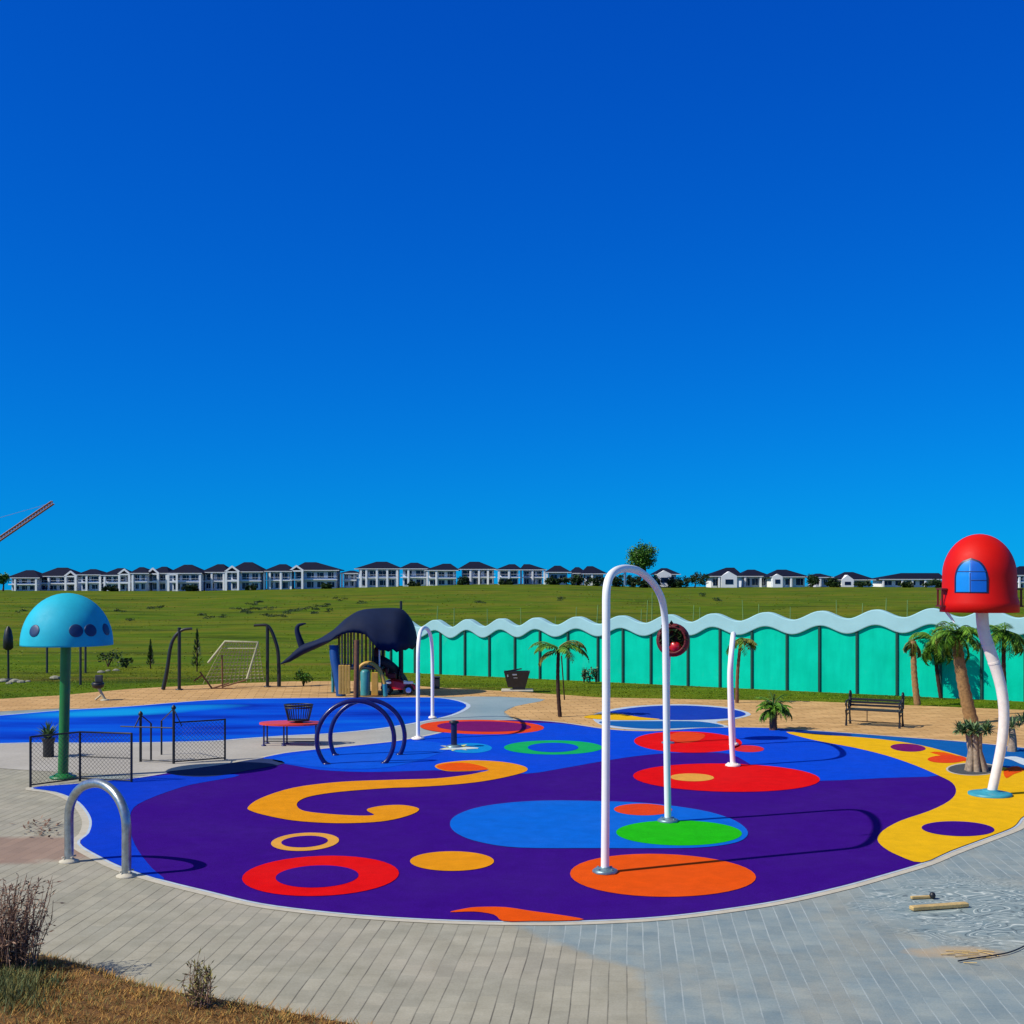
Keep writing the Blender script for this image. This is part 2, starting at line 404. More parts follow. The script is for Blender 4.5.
M['frond'] = foliage('palm_leaf', rgb(30, 76, 16), rgb(108, 152, 42))
M['frond_y'] = foliage('yellowing_palm_leaf', rgb(66, 70, 22), rgb(132, 130, 52))
M['yucca'] = foliage('stiff_blue_green_leaf', rgb(26, 58, 34), rgb(122, 150, 96))
M['tree_leaf'] = foliage('broad_leaf', rgb(24, 66, 16), rgb(92, 142, 42))
M['bush_leaf'] = foliage('dark_bush_leaf', rgb(14, 34, 16), rgb(52, 78, 32))
M['grass_blade'] = foliage('grass_blade', rgb(88, 106, 10), rgb(126, 132, 30), .8)
M['lawn_blade'] = foliage('lawn_blade', rgb(84, 104, 8), rgb(116, 132, 18), .8)
M['dry_blade'] = foliage('dry_grass_blade', rgb(124, 76, 24), rgb(206, 160, 84), .8)
M['dry_green'] = foliage('half_dry_grass_blade', rgb(58, 62, 26), rgb(150, 140, 76), .8)
M['weed_blade'] = foliage('weed_blade', rgb(44, 62, 30), rgb(120, 132, 88), .8)
M['dry_twig'] = foliage('dry_twig', rgb(66, 46, 38), rgb(168, 134, 112), .9)
M['soil'] = mat('brown_soil', rgb(112, 76, 30), .95, .35, 9, bump=.05, bscale=24)
M['roof'] = mat('dark_roof_tile', rgb(13, 18, 42), .8, .3, 1.2, spec=.2)
M['house_wall'] = mat('pale_grey_render', rgb(204, 212, 228), .8, .06, .8)
M['house_white'] = mat('white_render', rgb(240, 242, 244), .8, .05, .8)
M['glass'] = mat('dark_blue_glass', rgb(18, 36, 68), .2, .3, .6, spec=.4)
M['crane'] = mat('brown_crane_steel', rgb(150, 88, 52), .6, .2, 2)
# ------------------------------------------------------------------ sky, sun, camera
SUN_EL, SUN_AZ = 43.5, 248.5
w = bpy.data.worlds.new('World'); SC.world = w; w.use_nodes = True
nt = w.node_tree; bg = nt.nodes['Background']
def wn(typ, **kw):
    o = nt.nodes.new(typ)
    for k, v in kw.items(): setattr(o, k, v)
    return o
def wm(op, a, b=0.0, c=None, clamp=False):
    o = wn('ShaderNodeMath', operation=op, use_clamp=clamp)
    for i, v in enumerate((a, b) if c is None else (a, b, c)):
        if hasattr(v, 'is_linked'): nt.links.new(v, o.inputs[i])
        else: o.inputs[i].default_value = v
    return o.outputs[0]
tc = wn('ShaderNodeTexCoord'); sx = wn('ShaderNodeSeparateXYZ'); nt.links.new(tc.outputs['Generated'], sx.inputs[0])
zc = wm('MAXIMUM', sx.outputs[2], .0)
zs = wm('ADD', zc, .045)
cb = wn('ShaderNodeCombineXYZ')
nt.links.new(sx.outputs[0], cb.inputs[0]); nt.links.new(sx.outputs[1], cb.inputs[1]); nt.links.new(zs, cb.inputs[2])
nv = wn('ShaderNodeVectorMath', operation='NORMALIZE'); nt.links.new(cb.outputs[0], nv.inputs[0])
sky = wn('ShaderNodeTexSky', sky_type='NISHITA', sun_disc=False)
sky.sun_elevation = radians(SUN_EL); sky.sun_rotation = radians(SUN_AZ); sky.dust_density = .3
nt.links.new(nv.outputs[0], sky.inputs[0])
sr = wn('ShaderNodeSeparateColor'); nt.links.new(sky.outputs[0], sr.inputs[0])
# deep saturated blue of the lower sky, plain Nishita overhead
gg = wm('MULTIPLY', wm('POWER', wm('MULTIPLY', sr.outputs[1], .1), 1.18), 5.35)
bb = wm('MULTIPLY', wm('POWER', wm('MULTIPLY', sr.outputs[2], .1), .66), 10.5)
rr_ = wm('MULTIPLY', sr.outputs[0], .004)
cc = wn('ShaderNodeCombineColor'); nt.links.new(rr_, cc.inputs[0]); nt.links.new(gg, cc.inputs[1]); nt.links.new(bb, cc.inputs[2])
mxs = wn('ShaderNodeMix', data_type='RGBA')
mr = wn('ShaderNodeMapRange', interpolation_type='SMOOTHSTEP'); nt.links.new(zc, mr.inputs[0]); mr.inputs[1].default_value = .44; mr.inputs[2].default_value = .70
nt.links.new(mr.outputs[0], mxs.inputs[0]); nt.links.new(cc.outputs[0], mxs.inputs[6]); nt.links.new(sky.outputs[0], mxs.inputs[7])
nt.links.new(mxs.outputs[2], bg.inputs[0]); bg.inputs[1].default_value = .1
sd = bpy.data.lights.new('sun', 'SUN'); sd.energy = 4.7; sd.angle = radians(.5); sd.color = (1, .94, .82)
so = bpy.data.objects.new('sun', sd); COL.objects.link(so)
az = radians(SUN_AZ); el = radians(SUN_EL)
to_sun = Vector((sin(az)*cos(el), cos(az)*cos(el), sin(el)))
so.rotation_euler = to_sun.to_track_quat('Z', 'Y').to_euler(); so.location = (-20, -10, 30)
cd = bpy.data.cameras.new('camera'); co = bpy.data.objects.new('camera', cd); COL.objects.link(co)
co.location = (0, 0, HC); co.rotation_euler = (radians(90), 0, 0)
cd.sensor_width = 36; cd.lens = F / 1024 * 36; cd.shift_y = (HZ - 512) / 1024; cd.clip_end = 20000; cd.clip_start = .1
SC.camera = co
SC.view_settings.view_transform = 'Standard'; SC.view_settings.look = 'None'; SC.view_settings.exposure = 0; SC.view_settings.gamma = 1

# ------------------------------------------------------------------ ground
RID = [(-300, 591), (0, 591), (200, 591), (330, 588.5), (400, 586.5), (470, 584.5), (560, 584.5), (640, 587.5), (740, 587.5), (840, 587), (1024, 588), (1400, 588)]
def H(x, y):
    if y < 58: return -.05
    px = CX + F * x / y
    zr = HC - (interp(px, RID) - HZ) / F * 395
    t1 = sstep(60, 125, y); z = -.05 - 1.9 * t1
    if y > 125:
        t2 = sstep(110, 400, y); z = lerp(-1.95, zr, t2)
    a = sstep(75, 130, y) * (1 - sstep(300, 385, y))
    z += a * .5 * (mnoise.noise(Vector((x*.018, y*.03, 3))) + .5 * mnoise.noise(Vector((x*.05, y*.08, 9))))
    if y > 425: z = zr - (y - 425) * .028
    return z
def PT(px, py):
    """where the sight line of a pixel meets the terrain"""
    d = 45.0; prev = d
    while d < 430:
        p = V(px, py, d)
        if p.z <= H(p.x, p.y): break
        prev = d; d *= 1.004
    p = V(px, py, d); p.z = H(p.x, p.y)
    return p
mb = MB(); rows = []; ncol = 150
ys = [-40, -20, -5, 5, 15, 25, 32, 38, 44, 50, 54, 58]
y = 58
while y < 440: y *= 1.013; ys.append(y)
while y < 5200: y *= 1.18; ys.append(y)
vs = []
for y in ys:
    hw = max(80, 1.1 * y)
    for j in range(ncol + 1):
        x = -hw + 2 * hw * j / ncol
        vs.append(Vector((x, y, H(x, y))))
fs = [(i*(ncol+1)+j, i*(ncol+1)+j+1, (i+1)*(ncol+1)+j+1, (i+1)*(ncol+1)+j) for i in range(len(ys)-1) for j in range(ncol)]
mb.add(vs, fs, 0, True); struct(mb.build('ground', M['ground']))

def flat(mb, px_pts, z, mi=0, n=4, spline=True):
    pts = [G(q.x, q.y, z) for q in smooth([(p[0], p[1], 0) for p in px_pts], True, n)]
    for p in pts: p.z = z
    mb.poly(pts, mi); return pts
def ell(mb, cx, cy, rx, ry, z, mi=0, tilt=0.0, egg=0.0, n=40):
    pts = []
    for k in range(n):
        a = 2*pi*k/n; x = cos(a); yv = sin(a)
        pts.append(G(cx + rx*x, cy + ry*yv*(1 + egg*x) + tilt*x*rx, z))
    for p in pts: p.z = z
    mb.poly(pts, mi); return pts

TAN_TOP = [(-500, 724), (-200, 709), (0, 699), (60, 695.5), (130, 689), (220, 684), (290, 681.5), (360, 681), (430, 687), (520, 692), (600, 697.5), (700, 699.5), (800, 701), (900, 705), (1024, 710), (1200, 718), (1600, 735)]
mb = MB(); pts = [G(a, b) for a, b in TAN_TOP] + [Vector((26, 3, 0)), Vector((-26, 3, 0))]
mb.poly(pts); struct(mb.build('paving', M['paving']))
mb = MB()
tan_pts = TAN_TOP + [(1600, 800), (1200, 775), (1024, 752), (900, 742), (780, 735), (640, 733), (560, 727), (515, 720), (504, 712), (516, 706), (545, 699.5), (500, 696.5), (440, 697), (390, 700), (250, 705), (128, 709), (60, 708.5), (0, 711.5), (-200, 725), (-500, 745)]
mb.poly([G(a, b, 0) + Vector((0,0,.004)) for a, b in tan_pts]); o = struct(mb.build('sand_paving', M['tan']))
# grey walk between the two rubber areas
mb = MB()
flat(mb, [(-60, 744), (100, 741), (230, 737), (300, 731), (380, 724), (430, 714), (452, 698), (500, 697), (545, 699.5), (516, 706), (504, 712), (512, 719), (545, 724), (500, 730), (430, 742), (330, 752), (260, 764), (150, 775), (60, 772), (-60, 762)], .006, 0, 3)
struct(mb.build('path', M['path']))

# pool-blue rubber area at the back left
mb = MB()
POOL = [(-260, 735), (-80, 721), (0, 715.5), (60, 710.5), (128, 706.5), (190, 701.5), (240, 699), (320, 698), (390, 697.5), (440, 698), (466, 704.5), (455, 713), (430, 719.5), (380, 728), (330, 733), (290, 735), (245, 738), (200, 741), (100, 742.5), (0, 743), (-150, 752), (-260, 757)]
def grow(pts, w):
    c = sum(pts, Vector()) / len(pts); out = []
    n = len(pts); ar = sum(a.x*b.y - b.x*a.y for a, b in zip(pts, pts[1:] + pts[:1]))
    for i in range(n):
        t = (pts[(i+1) % n] - pts[i-1]).normalized()
        nn = Vector((t.y, -t.x, 0)) * (1 if ar > 0 else -1)
        out.append(pts[i] + nn * w)
    return out
def outline(px_pts, n=4, z=.014): return [G(q.x, q.y, z) for q in smooth([(p[0], p[1], 0) for p in px_pts], True, n)]
def lift(pts, z): return [Vector((p.x, p.y, z)) for p in pts]
pool = outline(POOL)
mb.poly(lift(grow(pool, .14), .010), 1); mb.poly(lift(pool, .014), 0)
struct(mb.build('blue_rubber_pavement', [M['pool'], M['pale_edge'], M['cyan']]))

# main splash pad
names = ['purple','blue_sheen','blue','left_blue','sky_blue','red','redpink','orange','redorange','gold','ring_gold','yellow','green','mint','slate','teal_blue','magenta','navy_r','cyan','pale_y','white_r','edging','pale_edge','gravel']
I = {k: i for i, k in enumerate(names)}
mb = MB()
FRONT = [(33, 787.5), (56, 791.5), (75, 799), (86, 809), (92, 821), (89, 833), (80, 843), (100, 856), (126, 868), (165, 880), (210, 891), (262, 903), (330, 911.5), (400, 917), (470, 920), (540, 921), (600, 919.5), (660, 916), (720, 909), (780, 899.5), (840, 886), (880, 875), (922, 862.5), (950, 851), (985, 838), (1009, 829), (1017, 824), (1026, 815), (1060, 805), (1130, 800)]
BACK = [(1200, 772), (1120, 759), (1024, 748), (960, 741.5), (900, 737), (840, 732.5), (784, 729), (745, 727.5), (700, 728), (655, 731), (610, 729.5), (560, 722.5), (520, 720), (480, 722), (440, 733), (400, 740.5), (360, 745), (320, 749), (285, 753), (262, 758), (225, 764), (190, 769), (140, 777.5), (85, 783)]
pad = outline(FRONT + BACK, 4)
mb.poly(lift(grow(pad, .16), .007), I['edging'])
mb.poly(lift(grow(pad, .045), .010), I['pale_edge'])
mb.poly(lift(pad, .014), I['purple'])
Z1, Z2, Z3, Z4 = .018, .022, .026, .030
# left deep-blue wedge
flat(mb, [(33.5, 787.4), (85, 783.2), (140, 777.8), (190, 773), (240, 775), (205, 782), (182, 787), (145, 800.5), (131, 812), (131, 833), (138, 850), (152, 868), (164, 879.6), (126, 867.8), (100, 855.8), (80.5, 843), (89, 833), (91.8, 821), (86, 809), (75, 799), (56, 791.6)], Z1, I['left_blue'], 3)
# slate patch behind the fence
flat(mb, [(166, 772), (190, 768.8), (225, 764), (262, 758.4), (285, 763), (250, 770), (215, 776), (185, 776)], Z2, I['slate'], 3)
# upper blue field
flat(mb, [(262, 759), (285, 753.2), (320, 749.2), (360, 745.2), (400, 740.7), (440, 733.4), (480, 724), (520, 723), (560, 723.5), (610, 729.8), (655, 731.3), (700, 728.3), (745, 727.8), (784, 729.2), (814, 740), (854, 747.5), (887, 755.6), (915, 765.2), (939, 775.4), (888, 777.8), (820, 780.8), (775, 778), (738, 757), (715, 752.6), (672, 753), (637, 756), (601, 761.5), (564, 768), (526, 773.7), (480, 771.5), (435, 770.3), (411, 771), (364, 772), (322, 770), (293.7, 765.4)], Z1, I['blue'], 3)
# sheen near the tunnel hoops, painted in as a brighter blue zone
flat(mb, [(272, 760), (320, 751), (370, 746), (420, 741), (450, 747), (420, 760), (380, 768), (330, 768)], Z2, I['blue_sheen'], 4)
# teal stripe and yellow field on the right
flat(mb, [(786, 729.6), (840, 732.9), (900, 737.4), (960, 741.9), (1024, 748.4), (1120, 759.4), (1196, 772), (1150, 786), (1080, 778), (1030, 770), (990, 764), (955, 755), (920, 746), (880, 740.5), (830, 736)], Z1, I['teal_blue'], 3)
flat(mb, [(784, 730.5), (815, 731.6), (850, 734.2), (846, 736), (815, 734.4)], Z2, I['navy_r'], 3)
flat(mb, [(786, 731.8), (830, 735), (880, 739), (920, 745), (955, 754), (985, 763), (1012, 768.5), (1040, 771.5), (1090, 780), (1128, 788), (1120, 799.5), (1060, 804.6), (1026, 814.6), (1016.5, 823.8), (1009, 828.7), (985, 837.7), (950, 850.7), (922, 862.2), (899, 855.6), (884, 847.5), (877.5, 839.5), (883, 830.5), (901, 820.5), (929, 811), (949, 801), (956, 792), (952.6, 783), (939, 775.6), (915, 765.2), (887, 755.6), (854, 747.5), (814, 740)], Z2, I['yellow'], 3)
ell(mb, 958, 828.6, 36.5, 7.4, Z3, I['purple'], .03)
ell(mb, 908, 747.6, 17.6, 3.9, Z3, I['magenta'], .05)
ell(mb, 947, 759, 19.5, 3.9, Z3, I['redorange'], -.01)
flat(mb, [(930, 752.5), (945, 752.3), (962, 757.5), (969, 762), (960, 760)], Z2+.002, I['orange'], 2)
flat(mb, [(1003, 757.5), (1016, 756.5), (1030, 761), (1040, 767), (1024, 765), (1012, 760)], Z2, I['white_r'], 3)
flat(mb, [(1004, 770), (1016, 766), (1024, 770), (1014, 774), (1006, 778)], Z3, I['orange'], 3)
# markings
ell(mb, 482, 727, 62, 7.2, Z2, I['redorange'], .012)
ell(mb, 484, 726.4, 47, 5.2, Z3, I['magenta'], .012)
SW = [(248,807),(261,798),(293.7,787.6),(340.5,781.8),(399,779.5),(435,778.4),(465.6,775),(480,772.3),(489,769.8),(470,771),(447,771),(435,766.8),(442,763),(470,760.2),(500.7,761.6),(521,765.2),(527.6,769),(522,772.8),(500.7,778),(477,782),(447,785),(414,787),(387,788),(340.5,791.6),(312,795.8),(299.5,800.5),(297,806),(305,811),(331,814),(359,815.5),(374,814.8),(367.5,811),(368.6,808.4),(382.7,805.6),(403.8,805),(419,808.7),(410.8,814.6),(387.4,820.5),(359,822.8),(326.5,822.8),(293.7,820.4),(268,815.7),(251.5,811)]
flat(mb, SW, Z2 + .002, I['gold'], 4)
flat(mb, [(436.5,766.6),(445,763.6),(462,762.6),(478,765),(488,769.2),(470,770.4),(448,770.4)], Z3 + .002, I['orange'], 3)
ell(mb, 305, 841.7, 34, 9, Z2, I['ring_gold'], -.05); ell(mb, 304.5, 841.4, 23.3, 5.7, Z3, I['purple'], -.05)
ell(mb, 320.5, 875.8, 78.5, 20, Z2, I['red'], -.035); ell(mb, 317, 876.3, 41.5, 11, Z3, I['purple'], -.035)
ell(mb, 452, 861, 42, 9.8, Z2, I['gold'])
flat(mb, [(450,825),(455,816),(475,808),(505,803),(545,800.5),(600,801),(640,802.5),(675,806),(710,812),(736,821),(748,832),(740,841),(715,846),(680,848),(600,848),(520,847.5),(480,842),(458,834)], Z2, I['sky_blue'])
ell(mb, 643, 809.4, 29, 5.8, Z3, I['redorange'], .01)
ell(mb, 679, 832.8, 63, 12.6, Z3, I['green'], .01)
ell(mb, 663, 875.3, 93, 21.4, Z2, I['orange'], .02, -.05)
flat(mb, [(450,912),(463,908.8),(477,906.9),(505,907),(531,910.8),(559,914.6),(584,919.2),(560,920.6),(530,920.9),(503,920.7),(494,914.5),(474,911.4)], Z2, I['orange'], 3)
ell(mb, 726.5, 777.6, 93.5, 14.1, Z2, I['red'], .02)
ell(mb, 692, 777.3, 22, 3.9, Z3, I['ring_gold'], .015)
ell(mb, 688, 742, 54, 10.6, Z2, I['red'], .02); flat(mb, [(668,737),(680,731.8),(704,734),(700,740),(682,743)], Z3, I['redorange'], 3)
ell(mb, 748, 748.6, 16, 3.4, Z2, I['redpink'], .03)
ell(mb, 553.3, 747.4, 49.3, 7.1, Z2, I['mint']); ell(mb, 553, 747.4, 25.4, 4.7, Z3, I['blue'])
ell(mb, 470, 748, 22, 5, Z2, I['cyan'])
star = []
for k in range(14):
    a = 2*pi*k/14; r = 1.0 if k % 2 == 0 else .45
    star.append((456 + 18*r*cos(a), 748.3 + 3.8*r*sin(a)))
mb.poly([G(a, b) + Vector((0,0,Z3)) for a, b in star], I['pale_y'])
flat(mb, [(439,749.5),(455,747.6),(474,747.2),(478,748.4),(458,749.4)], Z4, I['white_r'], 2)
# gravel bed of the stump palm
ell(mb, 973, 769, 27, 6.4, Z3, I['edging']); ell(mb, 973, 769, 25, 5.6, Z4, I['gravel'])
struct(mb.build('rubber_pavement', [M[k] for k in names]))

# small blue rubber pond shape on the sand paving
mb = MB()
flat(mb, [(592, 716), (610, 709.5), (640, 705.6), (685, 704.3), (728, 707.4), (751, 714), (735, 719), (716, 722), (728, 727), (690, 728.6), (640, 729.8), (604, 726)], .008, 1)
flat(mb, [(606, 713), (640, 706.9), (685, 705.4), (728, 708.6), (746, 714), (727, 718.4), (680, 720), (640, 718)], .012, 0)
flat(mb, [(584, 716.5), (612, 713), (640, 717), (660, 719.3), (625, 720), (597, 719)], .016, 2)
flat(mb, [(600, 721.5), (650, 721), (700, 721.5), (724, 726.5), (690, 727.6), (650, 728.8), (615, 726)], .012, 3)
struct(mb.build('pond_rubber_pavement', [M['pond_blue'], M['pale_edge'], M['yellow'], M['teal_blue']]))

# ------------------------------------------------------------------ grass
def tufts(name, mats, spots, hfun, wfun, nbl=3, lay=(.1, .7)):
    mb = MB()
    for p in spots:
        for _ in range(nbl):
            h = hfun(p) * rnd.uniform(.5, 1.3); a = rnd.uniform(0, 2*pi); l = h * rnd.uniform(*lay)
            b = Vector((p[0] + rnd.uniform(-.5, .5)*h, p[1] + rnd.uniform(-.5, .5)*h, p[2] - .02))
            wv = Vector((cos(a+1.5), sin(a+1.5), 0)) * wfun(p)
            mb.add([b - wv, b + wv, b + Vector((cos(a)*l, sin(a)*l, h))], [(0, 1, 2)], rnd.randrange(len(mats)))
    return mb.build(name, mats)
spots = []
while len(spots) < 5000:
    d = 52 * (300/52) ** rnd.random(); x = rnd.uniform(-.62, .62) * d
    if x > -5 and d < 60: continue
    if mnoise.noise(Vector((x*.05, d*.05, 1))) < rnd.uniform(-.5, .3): continue
    spots.append((x, d, H(x, d)))
tag(tufts('grass', [M['grass_blade']], spots, lambda p: .03 + p[1]*.0003, lambda p: .04 + p[1]*.0006, 3, (.8, 2.2)), 'rough olive grass tufts over the field below the houses', 'grass', kind='stuff')
spots = []
while len(spots) < 15000:
    px = rnd.uniform(-60, 1100); py = rnd.uniform(665, 712)
    lim = interp(px, TAN_TOP) - .6
    if py > lim: continue
    p = G(px, py, -.04)
    if p.y > 60: continue
    spots.append(p)
tag(tufts('lawn_grass', [M['lawn_blade']], spots, lambda p: .035, lambda p: .025, 3, (.6, 1.8)), 'short mown lawn grass in front of the teal wall', 'grass', kind='stuff')

# dry bank at the lower left
mb = MB()
BANK = [(-140, 950), (-40, 953), (30, 957), (70, 964), (110, 978), (160, 994), (230, 1010), (330, 1026), (420, 1060), (-140, 1110)]
bank = outline(BANK, 4); bb_ = lift(bank, 0.0)
cen = sum(bb_, Vector()) / len(bb_)
rings = []
for f, z in ((1.0, .002), (.94, .05), (.8, .09), (.55, .13), (.25, .14)):
    rings.append([Vector((lerp(cen.x, p.x, f), lerp(cen.y, p.y, f), z + .03*mnoise.noise(Vector((p.x*1.5*f, p.y*1.5*f, 0))) * (f < .99))) for p in bb_])
mb.loft(rings, 0, True); struct(mb.build('dry_ground', M['soil']))
def bank_z(p):
    lo = 0.0; fr = 1.0
    for k in range(1, 41):                      # how far out of the middle the point lies, 1 = edge
        f = k/40
        if inside((cen.x + (p[0]-cen.x)/f, cen.y + (p[1]-cen.y)/f), bb_): fr = f; break
    return interp(fr, [(.25, .14), (.55, .13), (.8, .09), (.94, .05), (1, .0)])
def inside(p, poly):
    c = False; j = len(poly) - 1
    for i in range(len(poly)):
        a, b = poly[i], poly[j]
        if (a.y > p[1]) != (b.y > p[1]) and p[0] < (b.x - a.x) * (p[1] - a.y) / (b.y - a.y) + a.x: c = not c
        j = i
    return c
spots = []
while len(spots) < 5200:
    p = Vector((rnd.uniform(-8, 0), rnd.uniform(9.5, 14.5), 0))
    if not inside(p, bb_): continue
    spots.append((p.x, p.y, bank_z(p)))
tag(tufts('dry_grass', [M['dry_blade'], M['dry_blade'], M['dry_green']], spots, lambda p: .06, lambda p: .0055, 6, (.4, 2.2)), 'matted dry brown grass on the bank at lower left', 'grass', kind='stuff')

spots = []
while len(spots) < 900:
    p = G(rnd.gauss(10, 22), rnd.gauss(1000, 14))
    if inside(p, bb_): spots.append((p.x, p.y, bank_z(p)))
tag(tufts('weedy_grass', [M['weed_blade'], M['dry_green']], spots, lambda p: .11, lambda p: .006, 4, (.2, 1.2)), 'grey green weeds around the foot of the dry shrub', 'weeds', kind='stuff')

# ------------------------------------------------------------------ white water arches
def flange(mb, p, r, mi=0):
    mb.lathe(Vector((p.x, p.y, .028)), [(r, 0), (r, .025), (r*.93, .04), (r*.45, .06), (r*.4, .075)], 8, mi)
def bolts(mb, p, r):
    for k in range(4):
        a = pi/4 + k*pi/2; q = Vector((p.x + r*.72*cos(a), p.y + r*.72*sin(a), .07)); mb.lathe(q, [(.018, 0), (.018, .02)], 6)
A, B = G(605, 874), G(668, 823)
t = thing('water_arch', (A+B)/2, 'tallest white water arch, standing on the orange and green spots', 'water arch', 'white pipe water arches')
path = [Vector((A.x, A.y, .03))] + [plane_pt(A, B, a, b) for a, b in ((605.6, 800), (606.2, 700), (606.2, 620))] + smooth([plane_pt(A, B, a, b) for a, b in ((606.2, 600), (606.8, 588), (609, 578.5), (613.5, 572.5), (620, 569.3), (628, 568.6), (637, 570.5), (646.5, 576.5), (655.5, 586.5), (662, 600), (664.8, 618), (665.6, 640))], False, 5) + [plane_pt(A, B, 666.4, 720), Vector((B.x, B.y, .03))]
MB().tube(path, .058, 16).build('arch_pipe', M['white'], t)
for p in (A, B):
    m = MB(); flange(m, p, .18); bolts(m, p, .18); m.build('base_plate', M['flange'], t)
m = MB(); q = plane_pt(A, B, 625, 572); m.bar(q, q - Vector((0,0,.2)), .02, 8); m.build('spray_nozzle', M['steel'], t)
def small_arch(A, B, bow, top, r, label):
    t = thing('water_arch', (A+B)/2, label, 'water arch', 'white pipe water arches')
    prof = [(0, .03), (0, .35*top), (0, .68*top), (.01, .82*top), (.05, .91*top), (.14, .975*top), (.30, top), (.5, .99*top), (.7, .95*top), (.86, .88*top), (.95, .78*top), (.99, .6*top), (1, .3*top), (1, .03)]
    pts = []
    for i, (s, z) in enumerate(prof):
        p = A + (B - A) * s; p.z = z
        p.x += bow * sin(pi * min(1, max(0, z / top)) ** 1.4)
        pts.append(p)
    MB().tube(smooth(pts, False, 5), r, 14).build('arch_pipe', M['white'], t)
    for p, q in ((A, .17), (B, .12)):
        m = MB(); flange(m, p, q); bolts(m, p, q); m.build('base_plate', M['white_old'], t)
small_arch(G(418, 740), G(432.5, 719), .0, 2.78, .05, 'far white water arch beside the whale, left of the others')
small_arch(G(733, 767), G(733.8, 746), -.07, 2.85, .058, 'white water arch on the red spot, seen edge on')

# navy tunnel hoops
def omega(A, B, R, r, label):
    t = thing('tunnel_hoop', (A+B)/2, label, 'hoop', 'navy tunnel hoops')
    c = (A+B)/2; ax = (B-A).normalized(); hw = (B-A).length/2
    zc_ = sqrt(max(0, R*R - hw*hw)); a0 = math.atan2(-zc_, hw)
    pts = []
    for k in range(41):
        a = (pi - a0) + (2*a0 - pi) * k / 40
        pts.append(c + ax*R*cos(a) + Vector((0, 0, zc_ + R*sin(a))))
    pts[0].z = pts[-1].z = .02
    MB().tube(pts, r, 12).build('hoop_pipe', M['navy'], t)
    for p in (A, B):
        m = MB(); m.lathe(Vector((p.x, p.y, .02)), [(.09, 0), (.09, .02), (.055, .035)], 12); m.build('base_plate', M['navy'], t)
omega(G(326.5, 765), G(384.5, 764), .85, .052, 'nearer of the two navy tunnel hoops')
omega(G(335.5, 756), G(399.5, 755.5), .86, .052, 'navy tunnel hoop standing behind its twin')

# steel entry hoop
A, B = G(69, 862), G(126.5, 876.5)
t = thing('steel_hoop', (A+B)/2, 'low silver steel hoop on the pavers at the pad edge', 'hoop')
path = [Vector((A.x, A.y, .02))] + smooth([plane_pt(A, B, a, b) for a, b in ((69, 840), (69, 815), (71, 803), (76.5, 792.5), (85, 785.5), (97, 783), (108, 787), (117, 796), (123, 808), (126.2, 822), (126.5, 845))], False, 5) + [Vector((B.x, B.y, .02))]
MB().tube(path, .066, 16).build('hoop_pipe', M['steel'], t)
for p in (A, B):
    m = MB(); m.lathe(Vector((p.x, p.y, .003)), [(.14, 0), (.14, .018), (.1, .03), (.075, .05)], 16); bolts(m, Vector((p.x, p.y, 0)), .13); m.build('base_plate', M['edging'], t)

# ------------------------------------------------------------------ blue dome on green pole
b = G(63, 778); d = b.y
t = thing('water_dome', b, 'turquoise half dome with dark discs on a green pole', 'water dome')
top = V(66, 645, d)
MB().tube([Vector((b.x, b.y, .02)), Vector((b.x + .03, b.y, 1.4)), Vector((top.x, top.y, top.z + .1))], .106, 18).build('pole', M['green_pole'], t)
m = MB(); m.lathe(Vector((b.x, b.y, .012)), [(.27, 0), (.27, .03), (.2, .045), (.14, .09)], 16); bolts(m, b, .26); m.build('base_plate', M['green_pole'], t)
c = V(67, 645, d); R = .915; HH = 1.04
prof = [(R*.97, 0), (R, .0), (R, .035)] + [(R*cos(a), .035 + HH*sin(a)) for a in [k*pi/2/14 for k in range(1, 14)]] + [(.01, HH + .035)]
inner = [(.01, HH - .03)] + [(R*.95*cos(a), (HH - .03)*sin(a)) for a in [k*pi/2/10 for k in range(9, 0, -1)]] + [(R*.95, 0), (R*.97, 0)]
cap = MB().lathe(c, prof + inner, 48, cap=False).build('dome', M['cap_blue'], t)
for px, py, rr in ((34.5, 629, .13), (76, 628, .14), (90.5, 627.5, .135), (109, 629, .13), (None, 190, .14), (None, 140, .13)):
    if px is None:
        a = radians(py - 90)
    else:
        sv = 0.5
        for _ in range(8):
            rr0 = R*.95; xx = (px - CX)/F*(d - rr0*sv) - c.x; ss = max(-.985, min(.985, xx/rr0)); sv = sqrt(1 - ss*ss)
        a = -math.acos(ss)
    zz = .33; n = Vector((cos(a), sin(a), .0)); rad = R * sqrt(max(0, 1 - ((zz-.035)/HH)**2))
    m = MB(); rings = []
    for f, off in ((1.0, -.04), (1.0, .006), (.93, .010), (.5, .010), (.02, .010)):
        ring = []
        for k in range(24):
            dx, dz = rr*f*cos(2*pi*k/24), rr*f*sin(2*pi*k/24)
            zz2 = zz + dz*.93; r2 = R*sqrt(max(0, 1 - ((zz2 - .035)/HH)**2)) + off
            ring.append(c + Vector((cos(a + dx/rad)*r2, sin(a + dx/rad)*r2, zz2)))
        rings.append(ring[::-1])
    rings = rings
    m.loft(rings, 0, True); m.build('disc', M['cap_dot'], cap)

